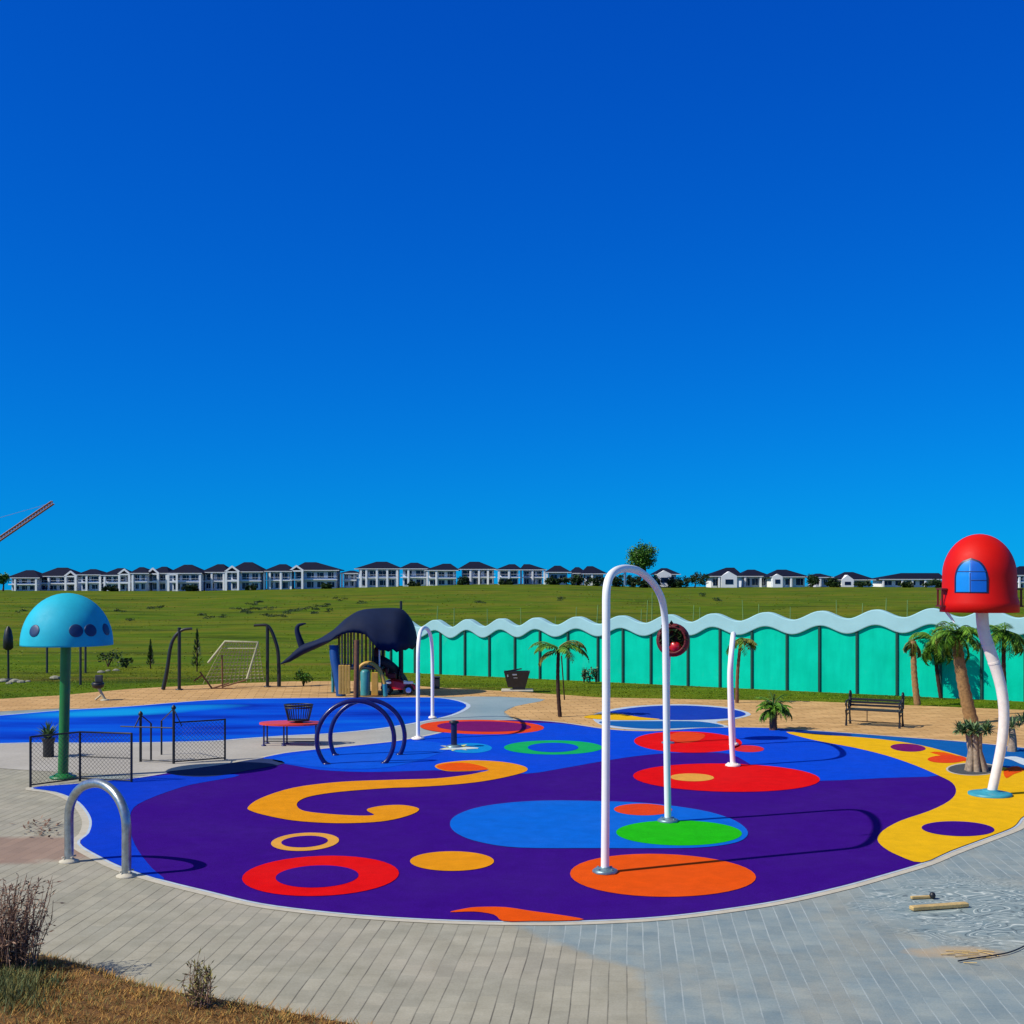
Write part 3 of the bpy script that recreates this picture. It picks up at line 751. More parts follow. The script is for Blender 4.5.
# ------------------------------------------------------------------ red bell on bent white pole
b = G(991, 796); d = b.y
t = thing('water_bell', b, 'red bell with an arched window on a bent white pole', 'water bell')
pp = smooth([V(x, yv, d) for x, yv in ((991, 795.5), (997, 768), (1002, 742), (1004, 716), (1002, 692), (996.5, 670), (989, 648), (983.5, 630), (981.5, 605))], False, 6)
rs = [lerp(.088, .118, i/(len(pp)-1)) for i in range(len(pp))]
MB().tube(pp, rs, 18).build('pole', M['white_old'], t)
def ring_on(px, py):
    k = min(range(1, len(pp)-1), key=lambda i: abs(pp[i].z - V(px, py, d).z)); tt = (pp[k+1] - pp[k-1]).normalized()*.02
    MB().tube([pp[k] - tt, pp[k] + tt], rs[k] + .006, 18).build('joint_ring', M['white_old'], t)
ring_on(990, 646); ring_on(993, 661)
m = MB(); m.lathe(Vector((b.x - .02, b.y, .024)), [(.40, 0), (.40, .035), (.34, .05), (.16, .065), (.13, .1)], 24); bolts(m, Vector((b.x, b.y, .0)), .3); m.build('base_plate', M['teal_flange'], t)
c = V(979.3, 612, d); pm = d / F
R = 35.6 * pm
prof = [(R*1.0, .0), (R*1.06, 0), (R*1.055, 10*pm), (R*1.0, 16*pm), (R*.99, 36*pm)]
prof += [(R*.99*cos(a), 36*pm + 42*pm*sin(a)) for a in [k*pi/2/14 for k in range(1, 14)]] + [(.01, 78*pm)]
prof += [(.01, 76*pm), (R*.6, 66*pm), (R*.93, 36*pm), (R*.94, 2*pm), (R*1.0, 0)]
bell = MB().lathe(c, prof, 56, cap=False).build('bell', M['cap_red'], t)
def bell_r(z):
    z /= pm
    return R*1.0 if z < 36 else R*.99*sqrt(max(0, 1 - ((z-36)/42)**2))
def bell_pt(px, py, off):
    z = (612 - py) * pm; r = bell_r(z) + off
    sv = .8
    for _ in range(8):
        xx = (px - CX)/F*(d - r*sv) - c.x; s = max(-.98, min(.98, xx/r)); sv = sqrt(1 - s*s)
    a = -math.acos(s)
    return c + Vector((cos(a)*r, sin(a)*r, z))
def arch_pts(x0, x1, y0, y1, n=16):
    cx = (x0+x1)/2; pts = [(x0, y1)]
    ysp = lerp(y0, y1, .62)
    for k in range(n+1):
        a = pi - pi*k/n; pts.append((cx + (x1-x0)/2*cos(a), ysp - (ysp-y0)*sin(a)))
    pts.append((x1, y1)); return pts
def patch(x0, x1, y0, y1, off, mi, mb, f0=0, f1=1):           # arched sheet wrapped on the bell
    rows = []; ny, nx = 14, 12
    cx = (x0+x1)/2; ysp = lerp(y0, y1, .62)
    for i in range(ny+1):
        yy = lerp(y1, y0 + .01, i/ny)
        hw = (x1-x0)/2 if yy >= ysp else (x1-x0)/2*sqrt(max(0, 1 - ((ysp-yy)/(ysp-y0))**2))
        rows.append([bell_pt(max(lerp(x0, x1, f0), min(lerp(x0, x1, f1), cx - hw + 2*hw*j/nx)), yy, off) for j in range(nx+1)])
    mb.loft(rows, mi, True, cap=False, closed=False)
m = MB(); patch(954, 988.5, 558.5, 592.5, .006, 0, m); win = m.build('window', M['frame_dk'], bell)
m = MB(); patch(956, 986.5, 560.5, 591.5, .012, 0, m, 0, .47); m.build('pane', [M['pane_blue']], win); m = MB(); patch(956, 986.5, 560.5, 591.5, .012, 0, m, .47, 1); m.build('pane', [M['pane_dark']], win)
m = MB()
for (x0, y0, x1, y1) in ((970, 573, 970, 591.5), (957, 571.5, 986, 571.5), (971, 580, 986, 580)):
    m.tube([bell_pt(lerp(x0, x1, k/6), lerp(y0, y1, k/6), .014) for k in range(7)], .009, 6)
m.build('glazing_bar', M['bluep'], win)
for sgn in (-1, 1):                                 # little side ports with ledges seen edge on
    m = MB()
    for zz, w_, h_ in ((612-589, .10, .03), (612-606, .12, .03)):
        m.box(c + Vector((sgn*(R + .04), 0, zz*pm)), (w_, .34, h_))
    m.box(c + Vector((sgn*(R + .07), -.12, 14.5*pm)), (.03, .03, 17*pm)); m.box(c + Vector((sgn*(R + .07), .12, 14.5*pm)), (.03, .03, 17*pm))
    m.build('side_port', M['red_dark'], bell)
MB().bar(c + Vector((-R*.92, -.05, .0)), c + Vector((-R*.75, -.1, -.2)), .018, 8).build('drain_spout', M['white'], t)
MB().bar(c + Vector((-R*.85, .2, .0)), c + Vector((-R*.70, .1, -.16)), .018, 8).build('drain_spout', M['white'], t)

# ------------------------------------------------------------------ strawberry-like tipping bucket behind the tall arch
b = G(668, 744); d = b.y
t = thing('tipping_bucket', b, 'round dark red and green bucket high up behind the tallest arch', 'water bucket')
cc_ = V(673, 640, d)
MB().tube([Vector((b.x, b.y, .02)), Vector((b.x, b.y + .05, 1.6)), Vector((b.x + .04, b.y + .1, cc_.z))], .055, 12).build('pole', M['white'], t)
m = MB(); m.lathe(Vector((b.x, b.y, .02)), [(.16, 0), (.16, .03), (.07, .05)], 12); m.build('base_plate', M['flange'], t)
R = .42
def orient(p, n):                                    # lathe profile along a horizontal axis
    q = n.to_track_quat('Z', 'Y'); return q @ p
ax = Vector((-.25, -1, .05)).normalized()
rings = []
for r, z in ((.05, -.30), (.30, -.28), (.40, -.16), (.42, 0), (.40, .14), (.33, .22), (.30, .20), (.28, .10), (.02, .10)):
    rings.append([cc_ + orient(Vector((r*cos(2*pi*k/28), r*sin(2*pi*k/28), z)), ax) for k in range(28)])
body = MB().loft(rings, 0, True).build('bucket', M['red_dark'], t)
m = MB()
for k in range(170):
    a = rnd.uniform(0, 2*pi); rr = .36*rnd.random()**.5; zz = .16
    p = Vector((rr*cos(a), rr*sin(a), zz))
    w0 = cc_ + orient(p, ax)
    if w0.z < cc_.z - .10: continue
    m.leaf(w0, w0 + orient(Vector((rnd.uniform(-.14, .14), rnd.uniform(-.14, .14), rnd.uniform(.02, .10))), ax), .10)
m.build('leaf_crown', M['bush_leaf'], body)
m = MB(); rings = []
for r, z in ((.15, .08), (.15, .18), (.10, .24), (.02, .26)):
    rings.append([cc_ + Vector((.07, 0, -.16)) + orient(Vector((r*cos(2*pi*k/16), r*sin(2*pi*k/16), z)), ax) for k in range(16)])
m.loft(rings, 0, True); m.build('spray_knob', M['red_car'], body)

# ------------------------------------------------------------------ fences on the left
def mesh_panel(mb, A, B, z0, z1, step=.085, r=.0028):
    L = (B - A).length; u = (B - A).normalized(); Hh = z1 - z0
    n = int((L + Hh) / step)
    for k in range(n):
        for sgn in (1, -1):
            s0 = k*step - (Hh if sgn > 0 else 0)
            # clip the diagonal to the panel
            pts = []
            lo, hi = (s0, s0 + Hh) if sgn > 0 else (s0 - 0, s0 - Hh)
            ta = 0.0; tb = 1.0
            a, bb2 = lo, hi
            for lim, sg in ((0, 1), (L, -1)):
                fa, fb = sg*(a - lim), sg*(bb2 - lim)
                if fa < 0 and fb < 0: ta, tb = 1, 0; break
                if fa < 0: ta = max(ta, fa/(fa - fb))
                elif fb < 0: tb = min(tb, fa/(fa - fb))
            if tb - ta < .02: continue
            P0 = A + u*lerp(a, bb2, ta); P1 = A + u*lerp(a, bb2, tb)
            P0.z = lerp(z0, z1, ta); P1.z = lerp(z0, z1, tb)
            mb.bar(P0, P1, r, 4)
A, Mid, B = G(30.5, 787.5), G(80, 781), G(131.5, 783)
A.z = Mid.z = B.z = 0
t = thing('fence', (A+B)/2, 'black mesh fence around the green pole', 'fence', 'black mesh fences')
for p in (A, Mid, B): MB().bar(p, p + Vector((0, 0, 1.01)), .024, 10).build('post', M['black'], t)
up = Vector((0, 0, 1))
m = MB(); m.tube([A + up*1.0, Mid + up*1.0, B + up*1.0], .018, 8); m.build('top_rail', M['black'], t)
m = MB(); m.bar(Mid + up*.5, B + up*.5, .012, 8); m.build('middle_rail', M['black'], t)
m = MB(); m.tube([A + up*.05, Mid + up*.05, B + up*.05], .014, 8); m.build('bottom_rail', M['black'], t)
m = MB(); mesh_panel(m, A, Mid, .05, 1.0); mesh_panel(m, Mid, B, .05, 1.0); m.build('wire_mesh', M['black'], t)
P = {k: G(x, yv) for k, (x, yv) in dict(a=(140.6, 762), b=(151, 761), c=(161.5, 755), d=(173.7, 764), e=(225, 760)).items()}
for p in P.values(): p.z = 0
t = thing('fence', P['d'], 'black mesh fence with two pointed gate posts', 'fence', 'black mesh fences')
hgt = dict(a=1.06, b=.85, c=.80, d=1.23, e=.94)
for k, p in P.items(): MB().bar(p, p + up*hgt[k], .03 if k in 'ad' else .022, 10).build('post', M['black'], t)
m = MB(); m.bar(P['d'] + up*.92, P['e'] + up*.92, .017, 8); m.build('top_rail', M['black'], t)
m = MB(); m.bar(P['d'] + up*.05, P['e'] + up*.05, .015, 8); m.bar(P['a'] + up*.05, P['d'] + up*.05, .013, 8); m.build('bottom_rail', M['black'], t)
m = MB(); mesh_panel(m, P['d'], P['e'], .05, .92); m.build('wire_mesh', M['black'], t)
m = MB()
for k, j, s in (('a', 'b', 1), ('d', 'c', 1)):
    tp = P[k] + up*hgt[k]; m.bar(tp, P[j] + up*hgt[j], .014, 6); m.bar(tp, tp + (P[k] - P[j])*.6 - up*.28, .014, 6)
    m.lathe(tp - up*.02, [(.02, 0), (.055, .02), (.05, .06), (.005, .11)], 10)
m.bar(P['a'] + up*.80 + Vector((-.45, 0, 0)), P['d'] + up*.80, .016, 6)
m.build('gate_brace', M['black'], t)

# ------------------------------------------------------------------ red table with slatted basket
b = G(283, 746); d = b.y + .1
t = thing('picnic_table', Vector((b.x + .1, d, 0)), 'low red topped table with thin dark legs', 'table')
zt = .56; cx_ = G(290, 746).x
m = MB(); rings = []
for z, s in ((zt - .05, .97), (zt - .045, 1.0), (zt - .005, 1.0), (zt, .985)):
    rings.append([Vector((cx_ + .79*s*cos(2*pi*k/40), d + .1 + .44*s*sin(2*pi*k/40), z)) for k in range(40)])
m.loft(rings, 0, False); m.build('table_top', M['table_red'], t)
for px in (264, 284, 316):
    for dy in (-.12, .30):
        x = G(px, 746).x; m = MB(); m.bar((x, d + dy, .01), (x, d + dy, zt - .04), .022, 8); m.lathe((x, d + dy, .01), [(.06, 0), (.06, .02), (.03, .03)], 10); m.build('leg', M['navy'], t)
m = MB(); x0, x1 = G(264, 746).x, G(316, 746).x
for dy in (-.12, .30): m.bar((x0, d + dy, .12), (x1, d + dy, .12), .013, 6)
m.build('stretcher', M['black'], t)
bx = G(297.5, 746).x
t = thing('slatted_basket', (bx, d + .05, zt), 'black slatted basket standing on the red table', 'basket')
z0 = zt + .06; z1 = zt + .44
m = MB()
for k in range(30):
    a = 2*pi*k/30
    p0 = Vector((bx + .26*cos(a), d + .05 + .17*sin(a), z0)); p1 = Vector((bx + .35*cos(a), d + .05 + .22*sin(a), z1))
    m.bar(p0, p1, .0105, 5)
m.build('slats', M['black'], t)
m = MB()
for z, r in ((z1, .352), (z1 - .07, .337), (z0, .262)):
    m.tube([(bx + r*cos(2*pi*k/26), d + .05 + r*.64*sin(2*pi*k/26), z) for k in range(27)], .018, 6)
m.build('rim', M['black'], t)
m = MB(); m.bar((bx, d + .05, zt), (bx, d + .05, z0), .035, 8); m.lathe((bx, d + .05, zt), [(.12, 0), (.12, .015), (.04, .03)], 12)
rb = [[Vector((bx + .262*f*cos(2*pi*k/20), d + .05 + .17*f*sin(2*pi*k/20), z)) for k in range(20)] for f, z in ((.3, z0 - .02), (1, z0 - .01), (1, z0 + .01), (.3, z0 + .012))]
m.loft(rb); m.build('pedestal', M['black'], t)

# short spray post
b = G(454, 748)
t = thing('spray_post', b, 'short dark blue spray post on a pale star', 'spray post')
m = MB(); m.bar(Vector((b.x, b.y, .04)), Vector((b.x, b.y, .62)), .075, 14); m.build('post', M['frame_dk'], t)
m = MB(); m.lathe(Vector((b.x, b.y, .6)), [(.11, 0), (.12, .02), (.12, .05), (.04, .07)], 14); m.build('spray_head', M['black'], t)
m = MB(); m.lathe(Vector((b.x, b.y, .031)), [(.2, 0), (.2, .02), (.1, .05)], 12); m.build('base_plate', M['flange'], t)

# ------------------------------------------------------------------ whale playhouse
D = 44.0
wb = G(365, 694)
t = thing('whale_playhouse', (wb.x, D, 0), 'dark whale shaped play structure on posts', 'playhouse')
TOPL = [(281,663),(290,655.5),(297,648.5),(303,644),(312,641.5),(320,638.5),(334,629.5),(348,616.5),(358,611),(366,608.8),(383,608),(395,607.8),(402,608.5),(407,613),(411,618.5),(415,627),(417,636),(417.5,643)]
BOTL = [(281,664.5),(290,662),(297,658),(303,654.5),(312,650.5),(320,647),(334,640),(342,634),(350,631.5),(358,631),(366,632),(372,633.5),(379,645),(388,649),(395,648),(402,649.5),(408,647.5),(413,648),(417.5,646)]
xs = [281, 285, 290, 295, 300, 305, 310, 316, 322, 328, 334, 340, 346, 352, 358, 364, 370, 376, 380, 384, 388, 392, 396, 400, 404, 408, 411, 414, 416, 417.3]
rings = []
for i, px in enumerate(xs):
    yt, yb = interp(px, TOPL), interp(px, BOTL)
    if px > 376: yb += (1.2 if i % 2 else -1.0)
    zt_, zb_ = HC - (yt - HZ)/F*D, HC - (yb - HZ)/F*D
    k = lerp(-1, .86, sstep(318, 345, px))                     # closed tail, hollow body
    hd = interp(px, [(281, .05), (300, .22), (316, .42), (334, .85), (350, 1.15), (380, 1.35), (400, 1.25), (411, .9), (417.3, .2)])
    ring = []
    for j in range(28):
        a = 2*pi*j/28
        if k < 0:
            zm = lerp((zt_ + zb_)/2, zb_, (k + 1)); hh = zt_ - zm; hb = zm - zb_
            q = (hd*cos(a), zm + (hh*sin(a) if sin(a) > 0 else -max(hb, .0)*abs(sin(a))))
        else:
            hh = zt_ - zb_
            q = (hd*cos(a), zb_ + hh*sin(a)) if sin(a) >= 0 else (hd*.94*cos(a), zb_ + hh*k*abs(sin(a)))
        ring.append(Vector(((px - CX)/F*D, D + q[0], q[1])))
    rings.append(ring)
canopy = MB().loft(rings, 0, True).build('whale_canopy', M['whale'], t)
fl = [(302, 646, .10), (299, 638, .14), (297, 630, .13), (298.5, 625.5, .09), (303, 624, .05), (306, 623.6, .02)]
m = MB().tube(smooth([V(a, b_, D + .25) for a, b_, _ in fl], False, 4), [lerp(.13, .02, k/20) for k in range(21)], 10); m.build('tail_fluke', M['whale'], canopy)
m = MB(); m.bar(V(401, 609, D), V(401, 601, D), .045, 8); m.build('spout', M['black'], canopy)
def wbar(px, y0, y1, r, m_, dd=0.0, name='post', px2=None):
    MB().tube([V(px, y0, D + dd), V(px2 or px, y1, D + dd)], r, 8).build(name, m_, t)
def zpix(z, dd=0): return HZ + (HC - z)/(D + dd)*F
for k, px in enumerate((339, 342, 345, 348, 351, 354, 358, 362, 366, 370, 373, 376.5)):
    dd = .55 if k % 2 else -.2
    wbar(px, 628, zpix(1.0 if k < 9 else .75, dd), .035, (M['wood'], M['bar_pale'], M['black'], M['bar_pale'])[k % 4], dd, 'railing')
wbar(357, 640, zpix(0, -1.3), .09, M['wood'], -1.3, 'post', 356)
wbar(401, 643, zpix(0, .6), .085, M['black'], .6, 'post')
wbar(383, 645, zpix(0, .9), .06, M['black'], .9, 'post'); wbar(333, 645, zpix(0, .8), .06, M['tealp'], .8, 'post')
wbar(379.5, 645, zpix(.9, -.3), .03, M['white'], -.3, 'railing')
m = MB(); x0 = V(340, 600, D).x; x1 = V(384, 600, D).x
m.bbox(((x0+x1)/2, D + .2, .95), (x1 - x0, 1.5, .09), .02); m.build('deck', M['dkgrey'], t)
m = MB(); xa, xb = V(343.5, 600, D).x, V(355, 600, D).x
for k in range(4): m.bbox((lerp(xa, xb, (k+.5)/4), D - 1.25, .62), ((xb-xa)/4.4, .06, 1.0), .012)
m.box(((xa+xb)/2, D - 1.21, .98), (xb - xa, .05, .09)); m.box(((xa+xb)/2, D - 1.21, .28), (xb - xa, .05, .09)); m.build('panel', M['amber'], t)
pts = smooth([V(334, 645, D - .4), V(335, 660, D - .5), V(338, 675, D - .6), V(341, zpix(.02, -.7), D - .7)], False, 5)
m = MB(); rings = []
for i, p in enumerate(pts):
    rings.append([p + Vector((.17*cos(a), .0, .0)) + Vector((0, -.16*sin(a), 0)) for a in [pi*k/8 for k in range(9)]] + [p + Vector((.13*cos(a), -.11*sin(a), 0)) for a in [pi - pi*k/8 for k in range(9)]])
m.loft(rings, 0, True); m.build('slide', M['bluep'], t)
ap = smooth([V(a, b_, D - 1.0) for a, b_ in ((358.5, zpix(0.02, -1)), (358, 680), (359, 670), (363, 664.5), (370, 663), (377, 667), (382, 676), (385, 686), (385.5, zpix(0.02, -1)))], False, 5)
m = MB().tube(ap, .07, 10); arch = m.build('entrance_arch', M['amber'], t)
m = MB(); m.bar(V(384.6, 684, D - 1.0), V(385.5, zpix(.03, -1), D - 1.0), .085, 10); m.build('arch_foot', M['tealp'], arch)
m = MB(); xx = V(367, 600, D).x; m.lathe((xx, D - .5, .02), [(.17, 0), (.17, .8), (.12, .88), (.02, .9)], 14); m.build('drum', M['tealp'], t)
m = MB(); xa, xb = V(373.5, 600, D).x, V(380, 600, D).x; m.bbox(((xa+xb)/2, D - .6, .42), (xb-xa, .08, .8), .015); m.build('panel', M['amber'], t)
tp = smooth([V(373, 662, D + .3), V(380, 662, D + .3), V(388, 666.5, D + .5), V(395, 673, D + .8), V(401, 681, D + 1.1), V(404, 688, D + 1.3)], False, 4)
MB().tube(tp, .24, 14).build('tube_slide', M['whale_in'], t)
m = MB()
for k in range(5): m.lathe((V(376, 600, D).x + .0, D + .3, 1.0), [(.14, 0), (.16, .3), (.1, .6), (.02, .7)], 10) if k == 0 else None
m.build('play_drum', M['red_dark'], t)

# red ride-on car
b = G(399, 694.5); d = b.y
t = thing('ride_on_car', b, 'small red open ride on car with black wheels', 'ride-on car')
m = MB()
sec = [(-.62, .22, .30), (-.55, .22, .46), (-.2, .25, .56), (.1, .27, .50), (.45, .25, .42), (.60, .2, .34)]
rings = []
for x, hw, zt_ in sec:
    rings.append([Vector((b.x + x, d + yy, z)) for yy, z in ((-hw, .20), (-hw, zt_ - .06), (-hw + .06, zt_), (hw - .06, zt_), (hw, zt_ - .06), (hw, .20))])
m.loft(rings, 0, False); body = m.build('body', M['red_car'], t)
m = MB(); m.bbox((b.x - .25, d, .66), (.30, .34, .22), .04); m.bbox((b.x - .42, d, .78), (.10, .36, .30), .03); m.build('seat', M['red_dark'], t)
m = MB(); m.bar((b.x + .15, d, .48), (b.x + .02, d, .74), .022, 8)
m.tube([(b.x + .02 + .03*sin(2*pi*k/16), d + .14*cos(2*pi*k/16), .75 + .13*sin(2*pi*k/16)) for k in range(17)], .016, 6); m.build('steering_wheel', M['black'], t)
MB().bbox((b.x + .35, d - .27, .44), (.34, .06, .10), .02).build('mudguard', M['white'], t); MB().bbox((b.x - .40, d - .27, .44), (.30, .06, .09), .02).build('mudguard', M['white'], t); MB().bbox((b.x + .63, d, .30), (.06, .46, .12), .02).build('bumper', M['white'], t)
for x in (-.40, .36):
    for s in (-1, 1):
        m = MB(); m.tube([(b.x + x, d + s*.22, .18), (b.x + x, d + s*.33, .18)], .18, 18)
        wh = m.build('wheel', M['tyre'], t)
        m = MB(); m.tube([(b.x + x, d + s*.325, .18), (b.x + x, d + s*.345, .18)], .10, 12); m.build('rim', M['chrome'], wh)

# ------------------------------------------------------------------ wavy boundary wall
A = G(385, 670.6); B = G(1085, 702.9)
U = (B - A).normalized(); Nn = Vector((U.y, -U.x, 0))           # towards the camera
if Nn.y > 0: Nn = -Nn
L = (B - A).length
def wall_s(px):
    k = (px - CX)/F; return (k*A.y - A.x)/(U.x - k*U.y)
t = thing('boundary_wall', (A+B)/2, 'long teal wall with a wavy pale blue coping', 'wall')
CREST = [wall_s(x) for x in (404, 436, 467.5, 501, 536, 577, 621, 669, 713, 766, 821, 876, 932, 989, 1048, 1109)]
def phase(s):
    for i in range(len(CREST)-1):
        if s <= CREST[i+1] or i == len(CREST)-2:
            return i + (s - CREST[i])/(CREST[i+1] - CREST[i])
def crest_z(s): return lerp(2.28, 2.98, max(0, min(1.1, (s - wall_s(440))/(wall_s(880) - wall_s(440)))))
def wtop(s): return crest_z(s) - .16*(1 - cos(2*pi*phase(s)))*lerp(1.05, .9, s/L)
def wbot(s): return wtop(s) - lerp(.43, .58, max(0, min(1, s/L)))
posts = [wall_s(x) for x in (391, 415, 440.5, 465, 489.5, 515, 540, 568, 598, 623, 651, 688, 720, 752, 787, 819.5, 857, 897, 940.5, 981.5, 1025, 1070)]
def wp(s, n, z): p = A + U*s + Nn*n; return Vector((p.x, p.y, z))
edges = [0] + posts + [L]
for a, b_ in zip(edges, edges[1:]):
    if b_ - a < .15: continue
    m = MB(); g = .028
    tops = [wbot((a+b_)/2 + (q-.5)*(b_-a)) + .12 for q in (.02, .25, .5, .75, .98)]
    fr = [wp(lerp(a+g, b_-g, q), 0, -.05) for q in (0, .25, .5, .75, 1)]; frt = [wp(lerp(a+g, b_-g, q), 0, z) for q, z in zip((0, .25, .5, .75, 1), tops)]
    bk = [p - Nn*.15 for p in fr]; bkt = [p - Nn*.15 for p in frt]
    m.add(fr + frt + bk + bkt, [(i, i+1, 6+i, 5+i) for i in range(4)] + [(11+i, 10+i, 15+i, 16+i) for i in range(4)] + [(5+i, 6+i, 16+i, 15+i) for i in range(4)] + [(0, 5, 15, 10), (4, 14, 19, 9)])
    m.build('panel', M['wall_teal'], t)
for s in posts:
    if s < 0 or s > L: continue
    m = MB(); ang = math.atan2(U.y, U.x); h = wbot(s) + .02
    m.bbox(wp(s, -.02, h/2 - .03), (.088, .16, h + .06), .012, ang); m.build('post', M['wall_post'], t)
ns = 260; rings = []
for i in range(ns+1):
    s = L*i/ns; zt_, zb_ = wtop(s), wbot(s)
    rings.append([wp(s, .09, zb_), wp(s, .10, zb_ + .03), wp(s, .10, zt_ - .03), wp(s, .085, zt_), wp(s, -.26, zt_), wp(s, -.27, zt_ - .03), wp(s, -.27, zb_)])
MB().loft(rings, 0, False).build('coping', M['wall_cope'], t)

# ------------------------------------------------------------------ palms and plants
def frond(mb, base, az, el, L_, droop, wid, n=12, mi=0):
    pts = []; p = Vector(base); e = el
    for k in range(n+1):
        pts.append(p.copy()); p = p + Vector((cos(az)*cos(e), sin(az)*cos(e), sin(e)))*L_/n; e -= droop/n*(1 + k/n)
    for k in range(1, n+1):
        f = k/n; q = pts[k]; tdir = (pts[k] - pts[k-1]).normalized()
        side = tdir.cross(Vector((0,0,1))); side = side.normalized() if side.length > 1e-5 else Vector((1,0,0))
        wl = wid*sin(pi*min(1, .18 + .80*f))*rnd.uniform(.8, 1.15)
        for s in (-1, 1):
            for h_ in (0, .5):
                b0 = lerp(pts[k-1], q, h_)
                tip = b0 + side*s*wl + tdir*wl*.55 - Vector((0,0,1))*wl*rnd.uniform(.3, .7)
                mb.leaf(b0, tip, max(.045, wid*.17), mi)
    mb.tube(pts, [lerp(.022, .006, k/n) for k in range(n+1)], 4, mi)
def palm(base, top, r0, r1, nf, fl, wid, label, bark='trunk_tan', cat='palm tree', els=(-.3, 1.1), droop=1.5, leaf='frond', skirt=0, azs=None, group='palm trees'):
    t = thing('palm_tree', base, label, cat, group)
    base = Vector(base); top = Vector(top)
    pts = []; rs = []; n = 22
    for k in range(n+1):
        f = k/n; p = base.lerp(top, f); p = p + Vector((0, 0, 0)) + (top - base).cross(Vector((0,1,0)))*.02*sin(pi*f)
        pts.append(p); rs.append(lerp(r0, r1, f**.7)*(1 + (.09 if k % 2 else -.03)))
    MB().tube(pts, rs, 12).build('trunk', M[bark], t)
    m = MB()
    for k in range(nf):
        az_ = (azs[k % len(azs)] + rnd.uniform(-.25, .25)) if azs else 2*pi*k/nf*2.4 + rnd.uniform(-.2, .2)
        frond(m, top + Vector((rnd.uniform(-.04, .04), rnd.uniform(-.04, .04), rnd.uniform(-.05, .08))), az_, rnd.uniform(*els), fl*rnd.uniform(.8, 1.15), droop*rnd.uniform(.8, 1.2), wid, 11, 1 if (skirt and k >= nf - skirt) else 0)
    m.build('crown', [M[leaf], M['frond_y']], t)
def GB(px, py, px2, py2):
    b = G(px, py); return b, V(px2, py2, b.y)
b_, tp_ = GB(560, 717, 558.5, 650)
palm(b_, tp_, .06, .05, 10, 1.05, .26, 'thin dark stemmed young palm with drooping fronds', 'trunk_dk', els=(.15, .8), droop=1.5, skirt=2, azs=(0, .4, pi, pi+.3, -.3, 2.6, -.8, .9, 3.6))
m = MB(); q = G(564.5, 700); m.bar(q, V(561.5, 656, q.y - .4), .025, 6); tag(m.build('support_stake', M['trunk_dk']), 'leaning dark stake behind the young palm', 'stake')
b_, tp_ = GB(773.5, 730.5, 773.5, 709)
palm(b_, tp_, .11, .09, 38, .62, .13, 'short bushy palm at the pad edge beside the pond', 'wood', els=(-.2, 1.4), droop=1.3)
b_, tp_ = GB(737, 703, 741, 640)
palm(b_, tp_, .06, .05, 9, .75, .22, 'slim palm half hidden behind the edge on white arch', 'wood', els=(-.3, .4), droop=1.2, skirt=3)
b_, tp_ = GB(917.5, 705, 913.5, 641)
palm(b_, tp_, .11, .085, 7, .6, .2, 'bare pale palm trunk with few fronds, left of the bell', 'trunk_tan', els=(-1.2, .2), droop=1.4, skirt=5)
b_, tp_ = GB(941, 698, 935, 642)
palm(b_, tp_, .07, .06, 40, 1.0, .28, 'full round palm between the bare trunk and the leaning palm', 'trunk_dk', els=(-.7, 1.2), droop=1.5)
b_, tp_ = GB(972, 723, 956, 634)
palm(b_, tp_, .19, .14, 34, 1.0, .26, 'stout leaning palm in front of the wall under the red bell', 'trunk_tan', els=(-.6, 1.1), droop=1.6, skirt=4)
b_, tp_ = GB(1007, 714, 1004, 632)
palm(b_, tp_, .07, .06, 24, 1.1, .26, 'palm behind the bent white pole at the right edge', 'trunk_dk', els=(-.7, .9), droop=1.4)
def spiky(mb, c, n, L_, w_, lo=-.1, hi=1.4, mi=0):
    for k in range(n):
        a = rnd.uniform(0, 2*pi); e = rnd.uniform(lo, hi); l = L_*rnd.uniform(.7, 1.15)
        p = Vector(c); mid = p + Vector((cos(a)*cos(e), sin(a)*cos(e), sin(e)))*l*.6
        tip = mid + Vector((cos(a)*cos(e-.35), sin(a)*cos(e-.35), sin(e-.35)))*l*.4
        sd_ = Vector((-sin(a), cos(a), 0))*w_/2
        mb.add([p - sd_*.6, p + sd_*.6, mid + sd_, mid - sd_, tip], [(0, 1, 2, 3), (3, 2, 4)], mi)
b = G(971, 772)
t = thing('yucca', b, 'stubby yucca with ribbed trunks in a round gravel bed', 'yucca', 'yuccas')
m = MB(); heads = []
for k in range(7):
    a = 2*pi*k/7; b0 = b + Vector((.17*cos(a)*1.1 + .12, .15*sin(a), .02)); t0 = b + Vector((.13*cos(a) + .06, .13*sin(a), .76 + .1*rnd.random()))
    m.tube([b0, b0.lerp(t0, .5) + Vector((-.06*cos(a), -.04*sin(a), 0)), t0], [.075, .055, .05], 8); heads.append(t0 + Vector((.17*cos(a), .12*sin(a), .02)))
m.build('trunk', M['trunk_pale'], t)
m = MB()
for h in heads: spiky(m, h + Vector((0, 0, .03)), 60, .24, .04, -.4, 1.4)
spiky(m, b + Vector((0, 0, .86)), 70, .30, .04, -.2, 1.4); m.build('crown', M['yucca'], t)
b = G(1012, 752)
t = thing('yucca', b, 'small yucca at the right edge behind the white pole', 'yucca', 'yuccas')
m = MB(); m.tube([b, b + Vector((.02, 0, .32)), b + Vector((0, 0, .55))], [.13, .09, .07], 8); m.build('trunk', M['trunk_pale'], t)
m = MB()
for q in ((0, 0, .58), (.18, 0, .62), (.3, .1, .7), (-.15, 0, .45)): spiky(m, b + Vector(q), 34, .33, .035, -.3, 1.4)
m.build('crown', M['yucca'], t)
b = G(48.5, 757)
t = thing('potted_plant', b, 'dark pot with a spiky plant beside the green pole', 'potted plant')
